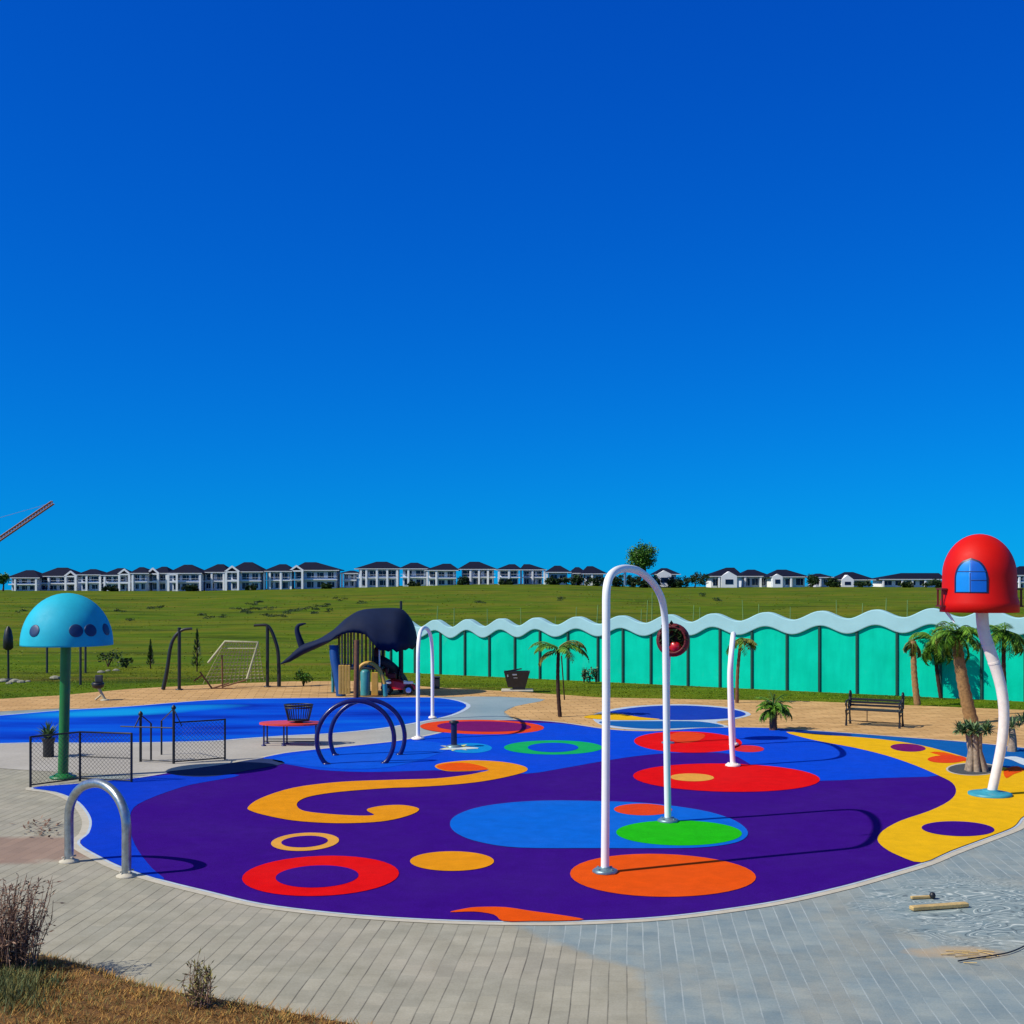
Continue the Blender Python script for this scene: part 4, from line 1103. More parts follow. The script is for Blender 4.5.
m = MB(); m.lathe(b, [(.11, 0), (.125, .02), (.12, .3), (.155, .42), (.165, .44), (.14, .44), (.02, .41)], 18); m.build('pot', M['black'], t)
m = MB(); spiky(m, b + Vector((0, 0, .42)), 90, .42, .045, .3, 1.5); m.build('leaves', M['yucca'], t)

def leafball(mb, c, rad, n, size, mi=0, flatten=1.0):
    c = Vector(c)
    for _ in range(n):
        v = Vector((rnd.gauss(0, 1), rnd.gauss(0, 1), rnd.gauss(0, 1))).normalized()*rnd.random()**.45
        p = c + Vector((v.x*rad[0], v.y*rad[1], v.z*rad[2]))
        d_ = Vector((rnd.gauss(0, 1), rnd.gauss(0, 1), rnd.gauss(0, .6))).normalized()*size*rnd.uniform(.6, 1.3)
        mb.leaf(p, p + d_, size*rnd.uniform(.5, .8), mi, Vector((rnd.gauss(0, 1), rnd.gauss(0, 1), rnd.gauss(0, 1))))
def bush(base, w_, h_, label, n=160, size=.12, leaf='bush_leaf', name='bush', cat='bush', group=None, dep=None):
    t = thing(name, base, label, cat, group); base = Vector(base); dep = dep or w_
    m = MB()
    for k in range(5):
        a = rnd.uniform(0, 2*pi); m.tube([base, base + Vector((cos(a)*w_*.2, sin(a)*dep*.2, h_*.5)), base + Vector((cos(a)*w_*.35, sin(a)*dep*.35, h_*.8))], [.03*h_ + .005, .02*h_, .006], 5)
    m.build('stems', M['trunk_dk'], t)
    m = MB(); nb = max(3, int(n/50))
    for k in range(nb):
        f = rnd.random(); c = base + Vector((rnd.uniform(-.32, .32)*w_, rnd.uniform(-.32, .32)*dep, h_*lerp(.28, .72, f)))
        leafball(m, c, (w_*.28, dep*.28, h_*.28), int(n/nb), size)
    m.build('foliage', M[leaf], t)
bush(G(303.5, 686), .62, .62, 'small green bush on sand left of the whale', 260, .11, 'frond')
for px, py, h, lab in ((150.5, 669, 1.2, 'thin dark conifer sapling nearer the green dome'), (197, 672, 1.75, 'taller dark conifer sapling beside the curved pole')):
    b = PT(px, py); t = thing('sapling', b, lab, 'sapling', 'conifer saplings')
    m = MB(); m.bar(b, b + up*h*.9, .03, 6); m.build('trunk', M['trunk_dk'], t)
    m = MB()
    for k in range(200):
        f = rnd.random()**1.2; z = h*(.12 + .9*f); r = (.34*(1-f) + .03)*h*.45; a = rnd.uniform(0, 2*pi)
        p = b + Vector((cos(a)*r*.5, sin(a)*r*.5, z)); m.leaf(p, p + Vector((cos(a)*r*.7, sin(a)*r*.7, .16)), .05)
    m.build('crown', M['bush_leaf'], t)
for px, py, w_, h, lab in ((108, 667, 1.1, .8, 'low scrubby bush right of the green pole'), (126, 668, .8, .5, 'small scrubby bush beside the pale stones')):
    bush(PT(px, py), w_, h, lab, 150, .13)
for px, py, h, lab in ((584, 681, .75, 'left grey green shrub at the wall foot'), (590, 681, .6, 'middle grey green shrub at the wall foot'), (596, 681, .7, 'right grey green shrub at the wall foot, by the tall arch')):
    bush(G(px, py + 1.5), .32, h, lab, 90, .1, 'yucca', 'shrub', 'shrub', 'shrubs at the wall foot')
for px, py in ((3, 682), (9, 684), (15, 682.5), (21, 683), (28, 682), (55, 679), (101, 673), (108, 671.5), (116, 671)):
    b = PT(px, py); m = MB(); s = rnd.uniform(.08, .17)
    rings = [[b + Vector((s*f*cos(2*pi*k/8)*1.5*rnd.uniform(.85, 1.1), s*f*sin(2*pi*k/8)*rnd.uniform(.85, 1.1), z*s)) for k in range(8)] for f, z in ((.8, -.2), (1, .2), (.8, .6), (.3, .85))]
    m.loft(rings, 0, False); tag(m.build('rock', M['rock']), 'pale stone lying in the grass left of the whale', 'rock', 'pale stones in the grass')
for px, py, top_, lab in ((47, 673, 645, 'dark post left of the green pole, under the dome'), (80.5, 685, 645, 'dark post right of the green pole, reaching lowest'), (85.5, 673, 645, 'dark post behind, right of the green pole')):
    b = PT(px, py); m = MB(); m.bar(b - up*.05, V(px, top_ - 4, b.y), .05, 8); m.lathe(V(px, top_ - 4, b.y), [(.06, 0), (.065, .03), (.02, .06)], 8); tag(m.build('wooden_post', M['dkgrey']), lab, 'post')
b = PT(8.5, 681)
t = thing('closed_parasol', b, 'dark folded parasol on a thin pole at the left edge', 'parasol')
m = MB(); m.bar(b, V(8, 628, b.y), .045, 8); m.build('pole', M['black'], t)
c0 = V(8.3, 650, b.y); m = MB(); m.lathe(c0, [(.10, 0), (.2, .08), (.19, .5), (.13, .8), (.04, .95)], 9); m.build('canopy', M['black'], t)
m = MB(); m.lathe(b, [(.28, 0), (.28, .06), (.08, .1)], 12); m.build('base', M['dkgrey'], t)

# ------------------------------------------------------------------ things on the sand paving
def curved_frame(base_px, pts, base2, label, topy):
    b = G(*base_px); t = thing('curved_frame', b, label, 'play frame', 'curved play frames')
    m = MB(); m.bar(b, V(base_px[0], topy, b.y), .062, 10); m.lathe(b + up*.005, [(.14, 0), (.14, .03), (.07, .05)], 12); m.build('post', M['black'], t)
    m = MB(); q = smooth([V(x, y_, b.y) for x, y_ in pts], False, 5); q[0].z = max(q[0].z, .02); m.tube(q, [lerp(.075, .05, k/(len(q)-1)) for k in range(len(q))], 10); m.build('curved_pipe', M['black'], t)
curved_frame((179.3, 690), [(163, 690), (166, 676), (168, 664), (170, 650), (173, 640), (178, 633), (184, 629.5), (192, 628.5)], None, 'curved black frame left of the climbing net', 627.5)
curved_frame((267.5, 687), [(279, 687), (279, 672), (278, 652), (275, 640), (271, 630), (267, 625.5), (262, 625), (254, 625.5)], None, 'curved black frame right of the climbing net', 625)
b = G(232, 688); d = b.y
t = thing('climbing_net', b, 'tilted pale climbing net on thin legs', 'climbing net')
A0, A1, B1, B0 = V(208, 663, d - .3), V(225, 641.5, d), V(258, 642, d), V(247, 679, d - .3)
C0 = V(208, 684, d - .3)
m = MB(); m.tube([A0, A1, B1, B0], .045, 8); m.bar(V(224, 648.5, d), V(256.5, 648.5, d), .025, 6); m.build('frame', M['net'], t)
m = MB()
bl = V(203, 684, d + .6); br_ = V(264, 681, d + .8)
for k in range(15):
    f = k/14; m.bar(A1.lerp(B1, f), bl.lerp(br_, f), .012, 4)
for k in range(1, 12):
    f = k/12; m.bar(A1.lerp(bl, f), B1.lerp(br_, f), .012, 4)
m.build('net', M['net'], t)
for x0, y0, x1, y1 in ((222, 655, 222.5, 688), (200, 672, 212, 693.5), (194, 681, 202, 675), (212, 693.5, 229, 683), (246, 680, 222, 687), (212, 693.5, 232, 694)):
    p0, p1 = V(x0, y0, d - .4), V(x1, y1, d - .4); p0.z = max(.02, p0.z); p1.z = max(.02, p1.z); MB().bar(p0, p1, .032, 6).build('leg', M['wood'], t)

b = G(105, 700.5); d = b.y
t = thing('spring_rider', b, 'small dark seat on a leaning pale leg', 'spring rider')
q = V(98, 687, d)
m = MB(); m.bar(b + up*.02, q, .05, 8); m.bar(b + Vector((-.32, 0, .02)), b.lerp(q, .45), .035, 6); m.lathe(b + up*.005, [(.16, 0), (.16, .02), (.06, .05)], 10); m.build('leg', M['bar_pale'], t)
m = MB(); m.lathe(q, [(.09, -.05), (.19, 0), (.21, .13), (.17, .16), (.02, .1)], 14); m.build('bowl', M['black'], t)
m = MB(); m.bbox(q + Vector((0, .1, .27)), (.26, .08, .26), .03); m.build('backrest', M['dkgrey'], t)

b = G(516, 691); d = b.y
t = thing('litter_trough', b, 'black bin trough on a pale slab in front of the wall', 'bin')
m = MB(); m.bbox(b + Vector((.05, 0, .03)), (1.15, .7, .06), .015); m.build('slab', M['edging'], t)
m = MB(); m.bbox(b + Vector((.1, 0, .11)), (.46, .38, .12), .02); m.build('pedestal', M['black'], t)
m = MB()
rings = [[b + Vector((x*f + .0, yy*f, z)) for x, yy in ((-.4, -.28), (.46, -.28), (.46, .28), (-.4, .28))] for f, z in ((.74, .15), (1.06, .66), (1.1, .72), (1.0, .72), (.7, .35))]
m.loft(rings, 0, False); tub = m.build('tub', M['black'], t)
m = MB(); m.bbox(b + Vector((-.05, -.275, .62)), (.18, .04, .06), .01); m.bbox(b + Vector((-.02, -.25, .5)), (.16, .04, .04), .01); m.bbox(b + Vector((-.3, -.27, .58)), (.06, .04, .09), .01); m.build('latch', M['chrome'], tub)
m = MB(); m.bar(b + Vector((-.42, -.2, .72)), b + Vector((.2, .1, .80)), .025, 6); m.build('handle', M['dkgrey'], tub)
b = G(436.5, 688.5)
t = thing('litter_bin', b, 'small dark box bin right of the far arch', 'bin')
m = MB(); m.bbox(b + up*.2, (.24, .28, .38), .02); m.build('body', M['dkgrey'], t)
m = MB(); m.bbox(b + up*.415, (.28, .32, .05), .015); m.build('lid', M['black'], t)

# bench
bF0, bF1, bB0, bB1 = G(850, 726), G(895.5, 728.5), G(846.5, 723.5), G(904, 723.8)
c = (bF0 + bF1)/2; ux = (bF1 - bF0).normalized(); Lb = 1.46; back = Vector((-ux.y, ux.x, 0))
t = thing('park_bench', c + back*.25, 'black slatted park bench with scrolled cast ends', 'bench')
def bp(x, yy, z): return c + ux*x + back*yy + up*z
zz0 = .006
for s in (-1, 1):
    m = MB(); X = s*.72
    m.tube([bp(X, .0, zz0), bp(X, .03, .25), bp(X, -.02, .44)], [.035, .022, .03], 8)
    m.tube([bp(X, .52, zz0), bp(X, .46, .25), bp(X, .44, .44), bp(X, .56, .88)], [.035, .022, .026, .02], 8)
    m.bar(bp(X, -.02, .42), bp(X, .46, .42), .022, 8)
    m.tube(smooth([bp(X, .50, .66), bp(X, .25, .70), bp(X, .0, .68), bp(X, -.06, .62), bp(X, -.02, .56), bp(X, .02, .60)], False, 4), .022, 8)
    m.tube(smooth([bp(X, -.02, .44), bp(X, .05, .55), bp(X, 0, .66)], False, 3), .016, 6)
    m.tube([bp(X + .10*cos(2*pi*k/14)*0, .33 + .085*cos(2*pi*k/14), .56 + .085*sin(2*pi*k/14)) for k in range(15)], .018, 6)
    m.tube([bp(X, .52 + .07*cos(2*pi*k/14), .86 + .07*sin(2*pi*k/14)) for k in range(15)], .03, 6); m.bar(bp(X, .45, .5), bp(X, .54, .86), .045, 8)
    m.tube(smooth([bp(X, .03, .25), bp(X, .24, .34), bp(X, .46, .25)], False, 4), .014, 6)
    m.build('cast_end', M['black'], t)
m = MB(); an = math.atan2(ux.y, ux.x)
for k in range(6): m.bbox(bp(0, .0 + .085*k, .455), (Lb, .06, .03), .006, an)
m.build('seat', M['black'], t)
m = MB()
for k, (yy, z) in enumerate(((.46, .55), (.48, .63), (.50, .71))): m.bbox(bp(0, yy, z), (Lb, .025, .06), .006, an)
m.build('backrest', M['black'], t)
m = MB(); m.bar(bp(-.72, .25, .12), bp(.72, .25, .12), .014, 6); m.bar(bp(-.2, .25, .12), bp(-.2, .25, .44), .012, 6); m.build('stretcher', M['black'], t)

# ------------------------------------------------------------------ stakes behind the wall
for px, yt in ((437, 606), (454, 608), (487, 609), (521, 608), (555, 616), (576, 607), (597, 605), (641, 609), (647, 600), (652, 592), (693, 605), (700, 607), (743, 600), (759, 604), (790, 607), (837, 600), (862, 603), (886, 598), (907, 600)):
    d = 66 + rnd.uniform(-4, 14); p = V(px, yt, d); h = H(p.x, d)
    m = MB(); m.tube([(p.x, d, h - .1), (p.x + rnd.uniform(-.03, .03), d, lerp(h, p.z, .5)), (p.x + rnd.uniform(-.05, .05), d, p.z)], [.035, .03, .022], 6)
    tag(m.build('stake', M['stake']), 'thin pale stake standing in the field behind the wavy wall', 'stake', 'stakes behind the wall')

# scrub on the field
mb = MB()
for px, py in ((236, 610), (243, 611), (252, 610), (258, 609), (266, 616), (272, 617), (280, 617), (285, 613), (292, 611), (300, 610), (306, 608), (312, 610), (318, 607), (325, 611), (330, 606), (225, 617), (210, 618), (200, 615), (150, 608), (160, 607), (120, 612), (250, 604), (262, 603), (340, 600), (360, 603), (20, 612), (700, 596), (720, 600), (560, 600), (480, 603), (130, 620), (100, 618), (270, 609), (247, 613), (315, 614)):
    for k in range(3):
        p = PT(px + rnd.uniform(-5, 5), py + rnd.uniform(-1, 1.5)); s = p.y/F
        leafball(mb, p + up*s*.8, (s*4, s*4, s*1.4), 46, s*1.3)
tag(mb.build('scrub', M['bush_leaf']), 'low dark scrub patches on the grassy slope', 'scrub', kind='stuff')

# ------------------------------------------------------------------ ridge houses
RD = 398.0
def house(x0, x1, ybase, yeave, ypeak, label, cols=(), portico=(), storeys=2, wins=3, peakx=None, white=False, dd=0.0, side_dark=False, gable=None, group='houses along the ridge', ridge=.25):
    D_ = RD + dd; pm = D_/F
    X = lambda px: (px - CX)*pm
    cx = (x0+x1)/2; base = Vector((X(cx), D_, HC - (ybase - HZ)*pm)); zb = base.z - .3
    he = (ybase - yeave)*pm; hp = (ybase - ypeak)*pm; z0 = base.z
    t = thing('house', base, label, 'house', group)
    xa, xb = X(x0), X(x1); dep = 10.0; W = M['house_white'] if white else M['house_wall']
    m = MB(); inset = .8
    m.box(((xa+xb)/2, D_ + dep/2 + .9, z0 + he/2 - .3), (xb - xa - 2*inset, dep, he + .6)); m.build('wall', W, t)
    # hip roof with eaves
    px_ = X(peakx) if peakx else (xa+xb)/2; rl = (xb - xa)*ridge/2
    ov = .5
    e = [Vector((xa - ov, D_ - .6, z0 + he)), Vector((xb + ov, D_ - .6, z0 + he)), Vector((xb + ov, D_ + dep + 1.6, z0 + he)), Vector((xa - ov, D_ + dep + 1.6, z0 + he))]
    r = [Vector((px_ - rl, D_ + dep/2, z0 + hp)), Vector((px_ + rl, D_ + dep/2, z0 + hp))]
    m = MB(); eb = [p - up*.25 for p in e]
    m.add(e + r + eb, [(0, 1, 5, 4), (1, 2, 5), (2, 3, 4, 5), (3, 0, 4), (6, 9, 8, 7), (0, 6, 7, 1), (1, 7, 8, 2), (2, 8, 9, 3), (3, 9, 6, 0)]); m.build('roof', M['roof'], t)
    m = MB(); m.box(((xa+xb)/2, D_ - .63, z0 + he - .12), (xb - xa + 2*ov - .02, .06, .2)); m.build('fascia', M['house_white'], t)
    fy = D_ + .9
    sh = he/storeys
    gap = (xb - xa - 2*inset)/wins
    for s in range(storeys):
        for k in range(wins):
            wx = xa + inset + gap*(k + .5); ww = gap*rnd.uniform(.6, .82); wh = sh*rnd.uniform(.58, .72)
            zc_ = z0 + sh*s + sh*.46
            m = MB(); m.box((wx, fy - .03, zc_), (ww, .10, wh), mi=0); m.box((wx, fy - .07, zc_), (ww - .16, .06, wh - .16), mi=1); m.box((wx + rnd.uniform(-.2, .2)*ww, fy - .105, zc_), (.07, .03, wh - .1), mi=0)
            m.build('window', [M['house_white'], M['glass']], t)
    if storeys == 2:
        m = MB(); m.box(((xa+xb)/2, D_ + .25, z0 + sh - .05), (xb - xa - .4, 1.2, .28)); m.box(((xa+xb)/2, D_ - .32, z0 + sh + .95), (xb - xa - .4, .06, .07))
        m.build('balcony', M['house_white'], t)
    for cpx in cols:
        m = MB(); m.bbox((X(cpx), D_ - .25, z0 + he/2 - .2), (.62, .5, he - .1), .04); m.build('column', M['house_white'], t)
    for (p0, p1, pt, pg) in portico:
        a, b_ = X(p0), X(p1); ze = z0 + (ybase - pg)*pm; zp = z0 + (ybase - pt)*pm
        m = MB(); th = .62
        for q in (a, b_): m.box((q, D_ - 1.2, (z0 + ze)/2 - .2), (th, .6, ze - z0 + .4))
        m.box(((a+b_)/2, D_ - 1.2, z0 + sh), (b_ - a - th, .55, .5)); m.box(((a+b_)/2, D_ - 1.2, ze - .15), (b_ - a - th, .55, .4))
        if zp > ze + .2:
            mid = Vector(((a+b_)/2, D_ - 1.2, zp))
            for q in (a, b_):
                e0 = Vector((q + (-.3 if q == a else .3), D_ - 1.2, ze - .05)); dv = mid - e0; ang = math.atan2(dv.z, dv.x)
                m.box((e0 + mid)/2, (dv.length + .15, .58 + (.02 if q == a else 0), .5), ry=-ang)
            m.add([Vector(((a+b_)/2 + sx_*(b_-a)/2, yy, zz_)) for yy in (D_ - 1.0,) for sx_, zz_ in ((-1, ze), (1, ze), (0, zp))], [(0, 1, 2)], 1)
        m.build('portico', [M['house_white'], M['roof']], t)
    if gable:
        g0, g1, gy = gable; a, b_ = X(g0), X(g1)
        m = MB(); zz_ = z0 + (ybase - gy)*pm
        m.add([Vector((a, D_ - .9, z0 - .3)), Vector((b_, D_ - .9, z0 - .3)), Vector((b_, D_ - .9, z0 + he)), Vector(((a+b_)/2, D_ - .9, zz_)), Vector((a, D_ - .9, z0 + he)),
               Vector((a, D_ + 1.5, z0 - .3)), Vector((b_, D_ + 1.5, z0 - .3)), Vector((b_, D_ + 1.5, z0 + he)), Vector(((a+b_)/2, D_ + 4, zz_)), Vector((a, D_ + 1.5, z0 + he))],
              [(0, 1, 2, 3, 4), (1, 6, 7, 2), (0, 4, 9, 5), (2, 7, 8, 3), (4, 3, 8, 9)])
        gb = m.build('gable_wall', M['house_white'], t)
        m = MB(); cx2 = (a+b_)/2; m.box((cx2, D_ - .93, z0 + he*.5), ((b_-a)*.5, .08, he*.42)); m.build('window', M['glass'], gb)
    return t
HS = [
 (8, 39, 591, 577.5, 570, 'white house at the far left end of the ridge, by the tree', (15.5, 36.5), (), 2, 3, 24),
 (37, 77, 591, 576, 567.5, 'wide two storey house right above the turquoise dome', (49, 66, 76), ((67, 77, 571.5, 576),), 2, 4, 57),
 (78, 101, 590.5, 574.5, 569, 'narrow house with a flat topped roof, third from the left', (87, 100.5), (), 2, 2, 88),
 (102, 128, 590.5, 575, 568, 'house with its pale gabled porch on the right, fourth from the left', (105,), ((120.5, 130.5, 569.5, 574),), 2, 3, 116),
 (131, 148, 590.5, 573, 567, 'narrow house between two white gabled porches', (133,), (), 2, 2, 137),
 (149, 168, 590.5, 573, 566.5, 'narrow house with a white gabled porch at its left corner', (167,), ((149, 159, 568.5, 573.5),), 2, 2, 160),
 (169, 201, 590.5, 573, 564.5, 'house with a square white porch and broad pale wall', (200.5,), ((169.5, 178, 574, 574.2),), 2, 3, 184),
 (202, 227, 590, 572, 564, 'house with tall white pillars, left of a gabled porch', (202.5, 212, 224), (), 2, 2, 217),
 (228, 262, 590, 571.5, 562, 'house with tall gabled porch at left and plain grey wall', (), ((227, 239, 566.5, 571.5),), 2, 3, 245),
 (264, 291, 589.5, 571, 564, 'house with white framed balconies beside a gabled porch', (264.5, 270, 281), (), 2, 3, 280),
 (292, 338, 589, 570, 562, 'long house with a gabled porch at its left end', (), ((291.5, 303, 566, 570.5),), 2, 4, 308),
 (341, 357, 587, 573, 570.5, 'small low house tucked between two large ones', (342,), (), 2, 2, 350),
 (356, 399, 587, 568.5, 561.5, 'large house with slim white columns above the whale', (361, 366.5, 377, 387.5, 397.5), (), 2, 4, 380),
 (400, 428, 586, 568.5, 562.5, 'house with a shaded end, right of the large columned one', (408.5,), (), 2, 2, 413),
 (426, 457, 586, 570, 563.5, 'house with a white side wall left of the bush', (427.5, 436.5), (), 2, 3, 446),
 (459, 496, 585, 569, 561.5, 'house with the tallest pointed roof, behind a round bush', (470.5, 479, 488), (), 2, 3, 474),
 (497, 521, 585, 569.5, 564, 'house with a bright white wall bay on the ridge', (499, 509), (), 2, 2, 512),
 (521, 545, 585, 569.5, 564, 'house with slim posts right of the bright white bay', (521, 532.5, 544.5), (), 2, 3, 527),
 (547, 570, 584.5, 572, 565.5, 'low house behind dark bushes, left of the tall arch', (547,), (), 1, 2, 558),
 (571, 586, 584.5, 573, 567, 'smallest house behind the bushes by the tall arch', (572,), (), 1, 2, 578),
 (583, 606, 584.5, 573.5, 566, 'house half hidden behind the top of the tall arch', (592,), (), 1, 2, 591),
 (656, 679, 586, 574, 568, 'small house with a white gable right of the tall arch', (), (), 1, 2, 666),
 (709, 742, 587.5, 576, 567.5, 'bungalow with two white gables and a dark hip roof', (719, 729), (), 1, 3, 733),
 (741, 770, 587, 576, 569.5, 'bungalow wing with a veranda on thin white posts', (745, 760.5, 769), (), 1, 3, 754),
 (771, 808, 586.5, 576.5, 569.5, 'bungalow with a pale blue end, right of the veranda', (772, 782, 791), (), 1, 3, 785),
 (814, 832, 586, 577, 573.5, 'tiny house with a small gable between two trees', (820,), (), 1, 2, 822),
 (839, 874, 587, 579.5, 572, 'low dark roofed house with a white gable at its left', (843, 853), (), 1, 3, 853),
 (880, 944, 586.5, 579, 573, 'long low house with bright white walls, left of the red bell', (883, 902, 912, 925), (), 1, 5, 925),
 (1014, 1046, 589, 575, 566, 'house cut by the right edge beside the red bell', (1019,), (), 2, 3, 1030),
]
for i, h in enumerate(HS):
    kw = {}
    if h[0] == 656: kw = dict(gable=(657, 671, 570.5), white=True)
    if h[0] == 709: kw = dict(gable=(721, 736.5, 571.5), white=True)
    if h[0] == 771: kw = dict(white=True, gable=(772, 782, 574))
    if h[0] == 839: kw = dict(gable=(841, 853, 575), white=True)
    if h[0] in (880, 426, 497): kw = dict(white=True)
    if h[0] == 880: kw['ridge'] = .6
    house(*h[:6], cols=h[6], portico=h[7], storeys=h[8], wins=h[9], peakx=h[10], dd=rnd.uniform(-4, 4) + (2 if i % 2 else -2), **kw)

# ridge trees
def tree(px, pyb, wpx, htop, label, dd=-8, n=700, leaf='tree_leaf', trunk=True, crown_from=None, name='tree', cat='tree', group='trees on the ridge'):
    D_ = RD + dd; pm = D_/F
    b = Vector(((px - CX)*pm, D_, HC - (pyb - HZ)*pm)); h = (pyb - htop)*pm; w_ = wpx*pm
    t = thing(name, b, label, cat, group)
    cf = crown_from if crown_from is not None else .3
    m = MB(); m.tube([b - up*.4, b + Vector((.05*w_, 0, h*.35)), b + Vector((0, 0, h*.75))], [.045*h + .05, .03*h, .01*h], 7)
    for k in range(5):
        a = rnd.uniform(0, 2*pi); m.tube([b + up*h*.4, b + Vector((cos(a)*w_*.2, sin(a)*w_*.2, h*.65)), b + Vector((cos(a)*w_*.38, sin(a)*w_*.38, h*.8))], [.02*h, .012*h, .005*h], 5)
    m.build('trunk', M['trunk_dk'], t)
    m = MB()
    nb = max(9, int(n/75))
    for k in range(nb):
        v = Vector((rnd.gauss(0, 1), rnd.gauss(0, 1), rnd.gauss(0, 1))).normalized()*rnd.random()**.4
        c = b + Vector((v.x*w_*.36, v.y*w_*.36, h*(cf + (1 - cf)/2) + v.z*h*(1 - cf)*.36))
        r = rnd.uniform(.7, 1.2)*min(w_, h*(1-cf))*.2
        leafball(m, c, (r*1.15, r*1.15, r), int(n/nb), .62 if n > 900 else .55)
    m.build('crown', M[leaf], t)
tree(643.5, 590, 34, 541.5, 'tall round green tree on the ridge behind the arch', -10, 5200, 'tree_leaf', crown_from=.34)
tree(3, 591, 15, 570, 'pale green tree at the left end of the ridge', -8, 1100, crown_from=.15)
for px, yb, w_, yt, lab in ((462, 586.5, 13, 575.5, 'round bush before the house with tallest pointed roof'), (506, 586, 13, 579, 'low dark bush before the bright white bay'),
      (555, 586, 18, 577, 'low bush before the low house left of the tall arch'), (574, 586.5, 20, 574.5, 'dark tree before the smallest house'), (597, 587, 22, 576, 'dark tree showing through the tall arch, at its left leg'),
      (616, 588, 24, 572, 'dark tree framed by the left half of the tall arch'), (634, 589, 22, 574, 'dark tree below the tall round one, inside the arch'),
      (652, 589, 18, 576, 'dark bushy tree at the right bend of the tall arch'), (676, 589, 16, 577, 'dark bush before the small white gabled house'), (694, 588, 30, 572, 'wide dark tree between the arch and the bungalow'),
      (812, 587, 14, 574, 'dark tree right of the pale blue ended bungalow'), (833, 587, 14, 578, 'dark bush left of the low dark roofed house'), (862, 588, 15, 581, 'low bush before the low dark roofed house'),
      (905, 588, 12, 582, 'small bush before the long low house'), (936, 588.5, 20, 579, 'dark bush beside the red bell'), (415, 588, 12, 581.5, 'low bush before the shaded house end'), (190, 591.5, 14, 584.5, 'low bush before the square porched house'),
      (249, 591, 12, 585, 'low bush before the plain grey wall'), (110, 591.5, 16, 586, 'low bush before the fourth house from the left'), (326, 590, 10, 583.5, 'low bush before the long gabled house')):
    tree(px, yb, w_*1.5, yt - .5, lab, -9, 1300, 'bush_leaf', crown_from=-.05, name='ridge_tree', group='dark trees and bushes on the ridge')

# ------------------------------------------------------------------ tower crane beyond the left edge
D_ = 520.0
pv = V(-6, 543, D_); tip = V(53, 502.5, D_)
gz = H(pv.x, D_)
t = thing('tower_crane', (pv.x, D_, gz), 'brown lattice crane jib rising at the left edge', 'crane')
def lattice(mb, a, b, w_, n, r):
    a, b = Vector(a), Vector(b); ax = (b - a).normalized(); s = ax.cross(Vector((0,1,0))).normalized(); q = ax.cross(s)
    off = [s*w_/2 + q*w_/2, -s*w_/2 + q*w_/2, -s*w_/2 - q*w_/2, s*w_/2 - q*w_/2]
    for o in off: mb.bar(a + o, b + o, r, 5)
    for k in range(n):
        p0, p1 = a.lerp(b, k/n), a.lerp(b, (k+1)/n)
        for i in range(4):
            j = (i+1) % 4; mb.bar(p0 + off[i], p1 + off[j], r*.6, 4); mb.bar(p0 + off[i], p0 + off[j], r*.6, 4)
m = MB(); lattice(m, (pv.x, D_, gz - 1), pv, 1.7, 14, .14); m.build('mast', M['crane'], t)
m = MB(); lattice(m, pv, tip, 1.4, 22, .2); m.build('jib', M['crane'], t)
m = MB(); apx = pv + Vector((-3, 0, 9)); m.bar(apx, tip, .05, 4); m.bar(apx, pv, .18, 6); m.bar(apx, pv + Vector((-9, 0, .5)), .12, 5); m.build('pendant', M['crane'], t)
m = MB(); m.bbox(pv + Vector((-6, 0, .5)), (10, 1.6, .5), .05); m.bbox(pv + Vector((-10, 0, -.8)), (2.4, 1.8, 2.4), .1); m.build('counter_jib', M['crane'], t)
m = MB(); m.bbox(pv + Vector((.9, -1.6, -.8)), (1.6, 1.4, 2.0), .1); m.build('cab', M['house_white'], t)

# ------------------------------------------------------------------ near shrubs and litter
def twig_bush(base, n, h, spread, label, leafy=True, name='dry_shrub', cat='shrub'):
    t = thing(name, base, label, cat); base = Vector(base)
    m = MB(); lf = MB()
    for k in range(n):
        a = rnd.uniform(0, 2*pi); b0 = base + Vector((rnd.gauss(0, spread*.25), rnd.gauss(0, spread*.25), 0)); hh = h*rnd.uniform(.4, 1.0)
        lean = Vector((cos(a), sin(a), 0))*spread*rnd.uniform(.1, .7)
        pts = [b0, b0 + lean*.3 + up*hh*.4, b0 + lean*.75 + up*hh*.75, b0 + lean + up*hh + Vector((rnd.uniform(-.05, .05), 0, 0))]
        m.tube(pts, [.007, .005, .004, .002], 4)
        for q in range(9):
            f = rnd.uniform(.25, 1); i = min(2, int(f*3)); p = pts[i].lerp(pts[i+1], f*3 - i)
            dv = Vector((rnd.gauss(0, 1), rnd.gauss(0, 1), rnd.gauss(.5, .7))).normalized()*rnd.uniform(.03, .10)
            m.bar(p, p + dv, .002, 3); lf.leaf(p + dv*.6, p + dv*1.5, .016, 0, Vector((rnd.gauss(0,1), rnd.gauss(0,1), rnd.gauss(0,1))))
            lf.leaf(p, p + Vector((rnd.gauss(0,.03), rnd.gauss(0,.03), rnd.gauss(.01,.03))), .016)
    m.build('stems', M['dry_twig'], t); lf.build('leaves', M['dry_twig'] if leafy is True else M[leafy], t)
b = G(12, 982); b.z = .05
twig_bush(b, 115, 1.02, .5, 'dense brown dry shrub at the lower left corner')
b = G(198, 1021); b.z = .06
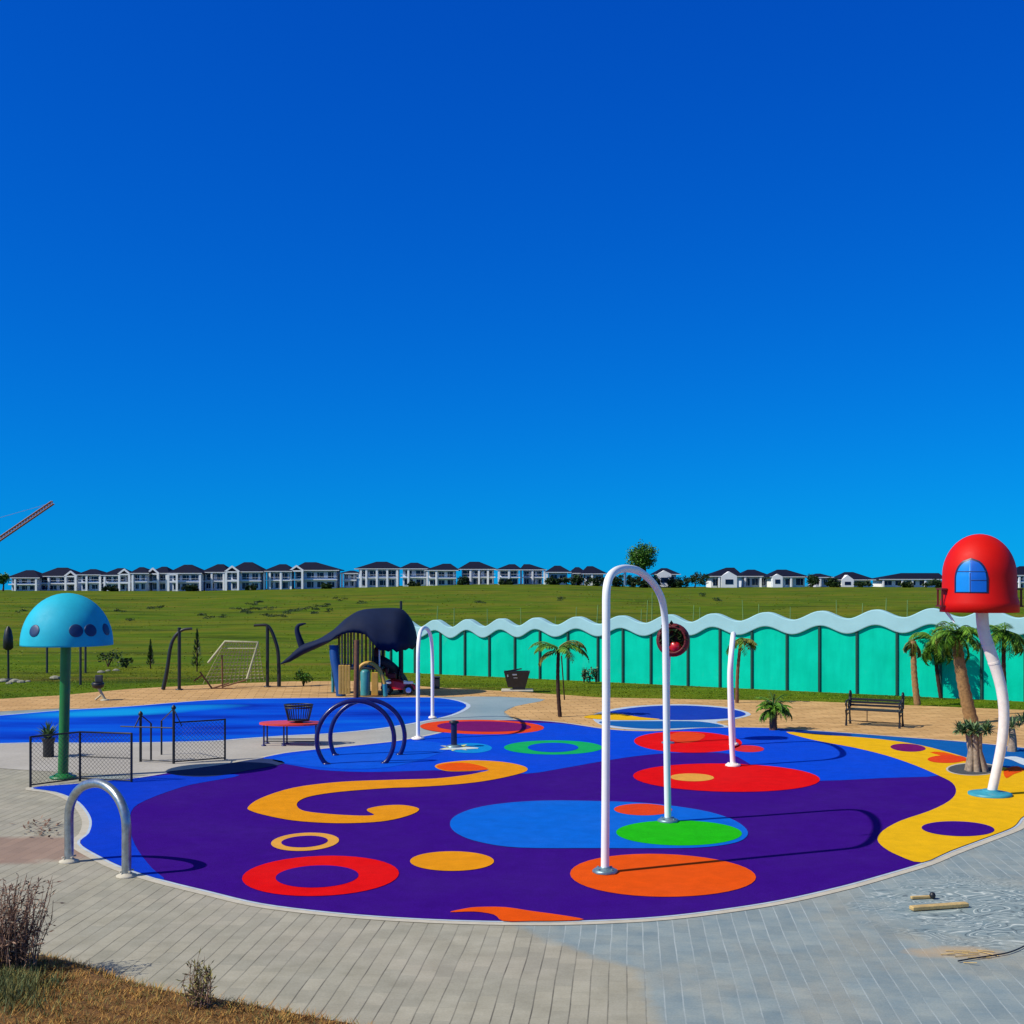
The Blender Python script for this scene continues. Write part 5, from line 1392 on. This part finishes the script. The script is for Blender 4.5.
twig_bush(b, 24, .5, .26, 'sparse small weed at the edge of the pavers', 'dry_green', 'weed', 'weed')
# litter on the right
b = G(938, 908)
t = thing('timber_plank', b, 'longer pale plank lying on the pavers at right', 'plank', 'planks on the pavers')
m = MB(); p0, p1 = G(911, 911), G(967, 907); c = (p0+p1)/2; an = math.atan2((p1-p0).y, (p1-p0).x); m.bbox(c + up*.035, ((p1-p0).length, .10, .05), .008, an); m.build('board', M['plank'], t)
t = thing('timber_plank', G(923, 899), 'shorter thin plank behind the longer one', 'plank', 'planks on the pavers')
m = MB(); p0, p1 = G(911, 899.5), G(933, 898.5); c = (p0+p1)/2; m.bbox(c + up*.025, ((p1-p0).length, .05, .035), .006, math.atan2((p1-p0).y, (p1-p0).x)); m.build('board', M['plank'], t)
b = G(932.5, 899); m = MB(); m.lathe(b + up*.005, [(.02, 0), (.036, .015), (.042, .045), (.03, .075), (.01, .085)], 10); tag(m.build('rubber_knob', M['black']), 'small black knob beside the shorter plank', 'knob')
pts = smooth([G(x, yv) + up*.022 for x, yv in ((958, 963), (975, 960), (995, 957), (1010, 954), (1024, 948), (1040, 938))], False, 6)
m = MB(); m.tube(pts, .008, 6); tag(m.build('hose', M['black']), 'thin black hose at the right edge of the pavers', 'hose')
m = MB()
for k in range(10):
    p = G(rnd.gauss(958, 12), rnd.gauss(955, 4)) + up*.012; an = rnd.gauss(0, .35); l = rnd.uniform(.08, .3)
    m.bar(p, p + Vector((cos(an)*l, sin(an)*l, rnd.uniform(0, .02))), .0055, 5)
tag(m.build('wood_debris', M['plank']), 'thin broken sticks and wood chips on the silt at right', 'wood debris', kind='stuff')
# leaf litter and mud lumps left of the steel hoop
m = MB()
for k in range(60):
    p = G(rnd.gauss(42, 10), rnd.gauss(829, 4)) + up*.01; a = rnd.uniform(0, 2*pi); l = rnd.uniform(.05, .16); m.leaf(p, p + Vector((cos(a)*l, sin(a)*l, rnd.uniform(.01, .07))), .04)
tag(m.build('leaf_litter', M['dry_twig']), 'dead leaves and twigs beside the steel hoop', 'leaf litter', kind='stuff')
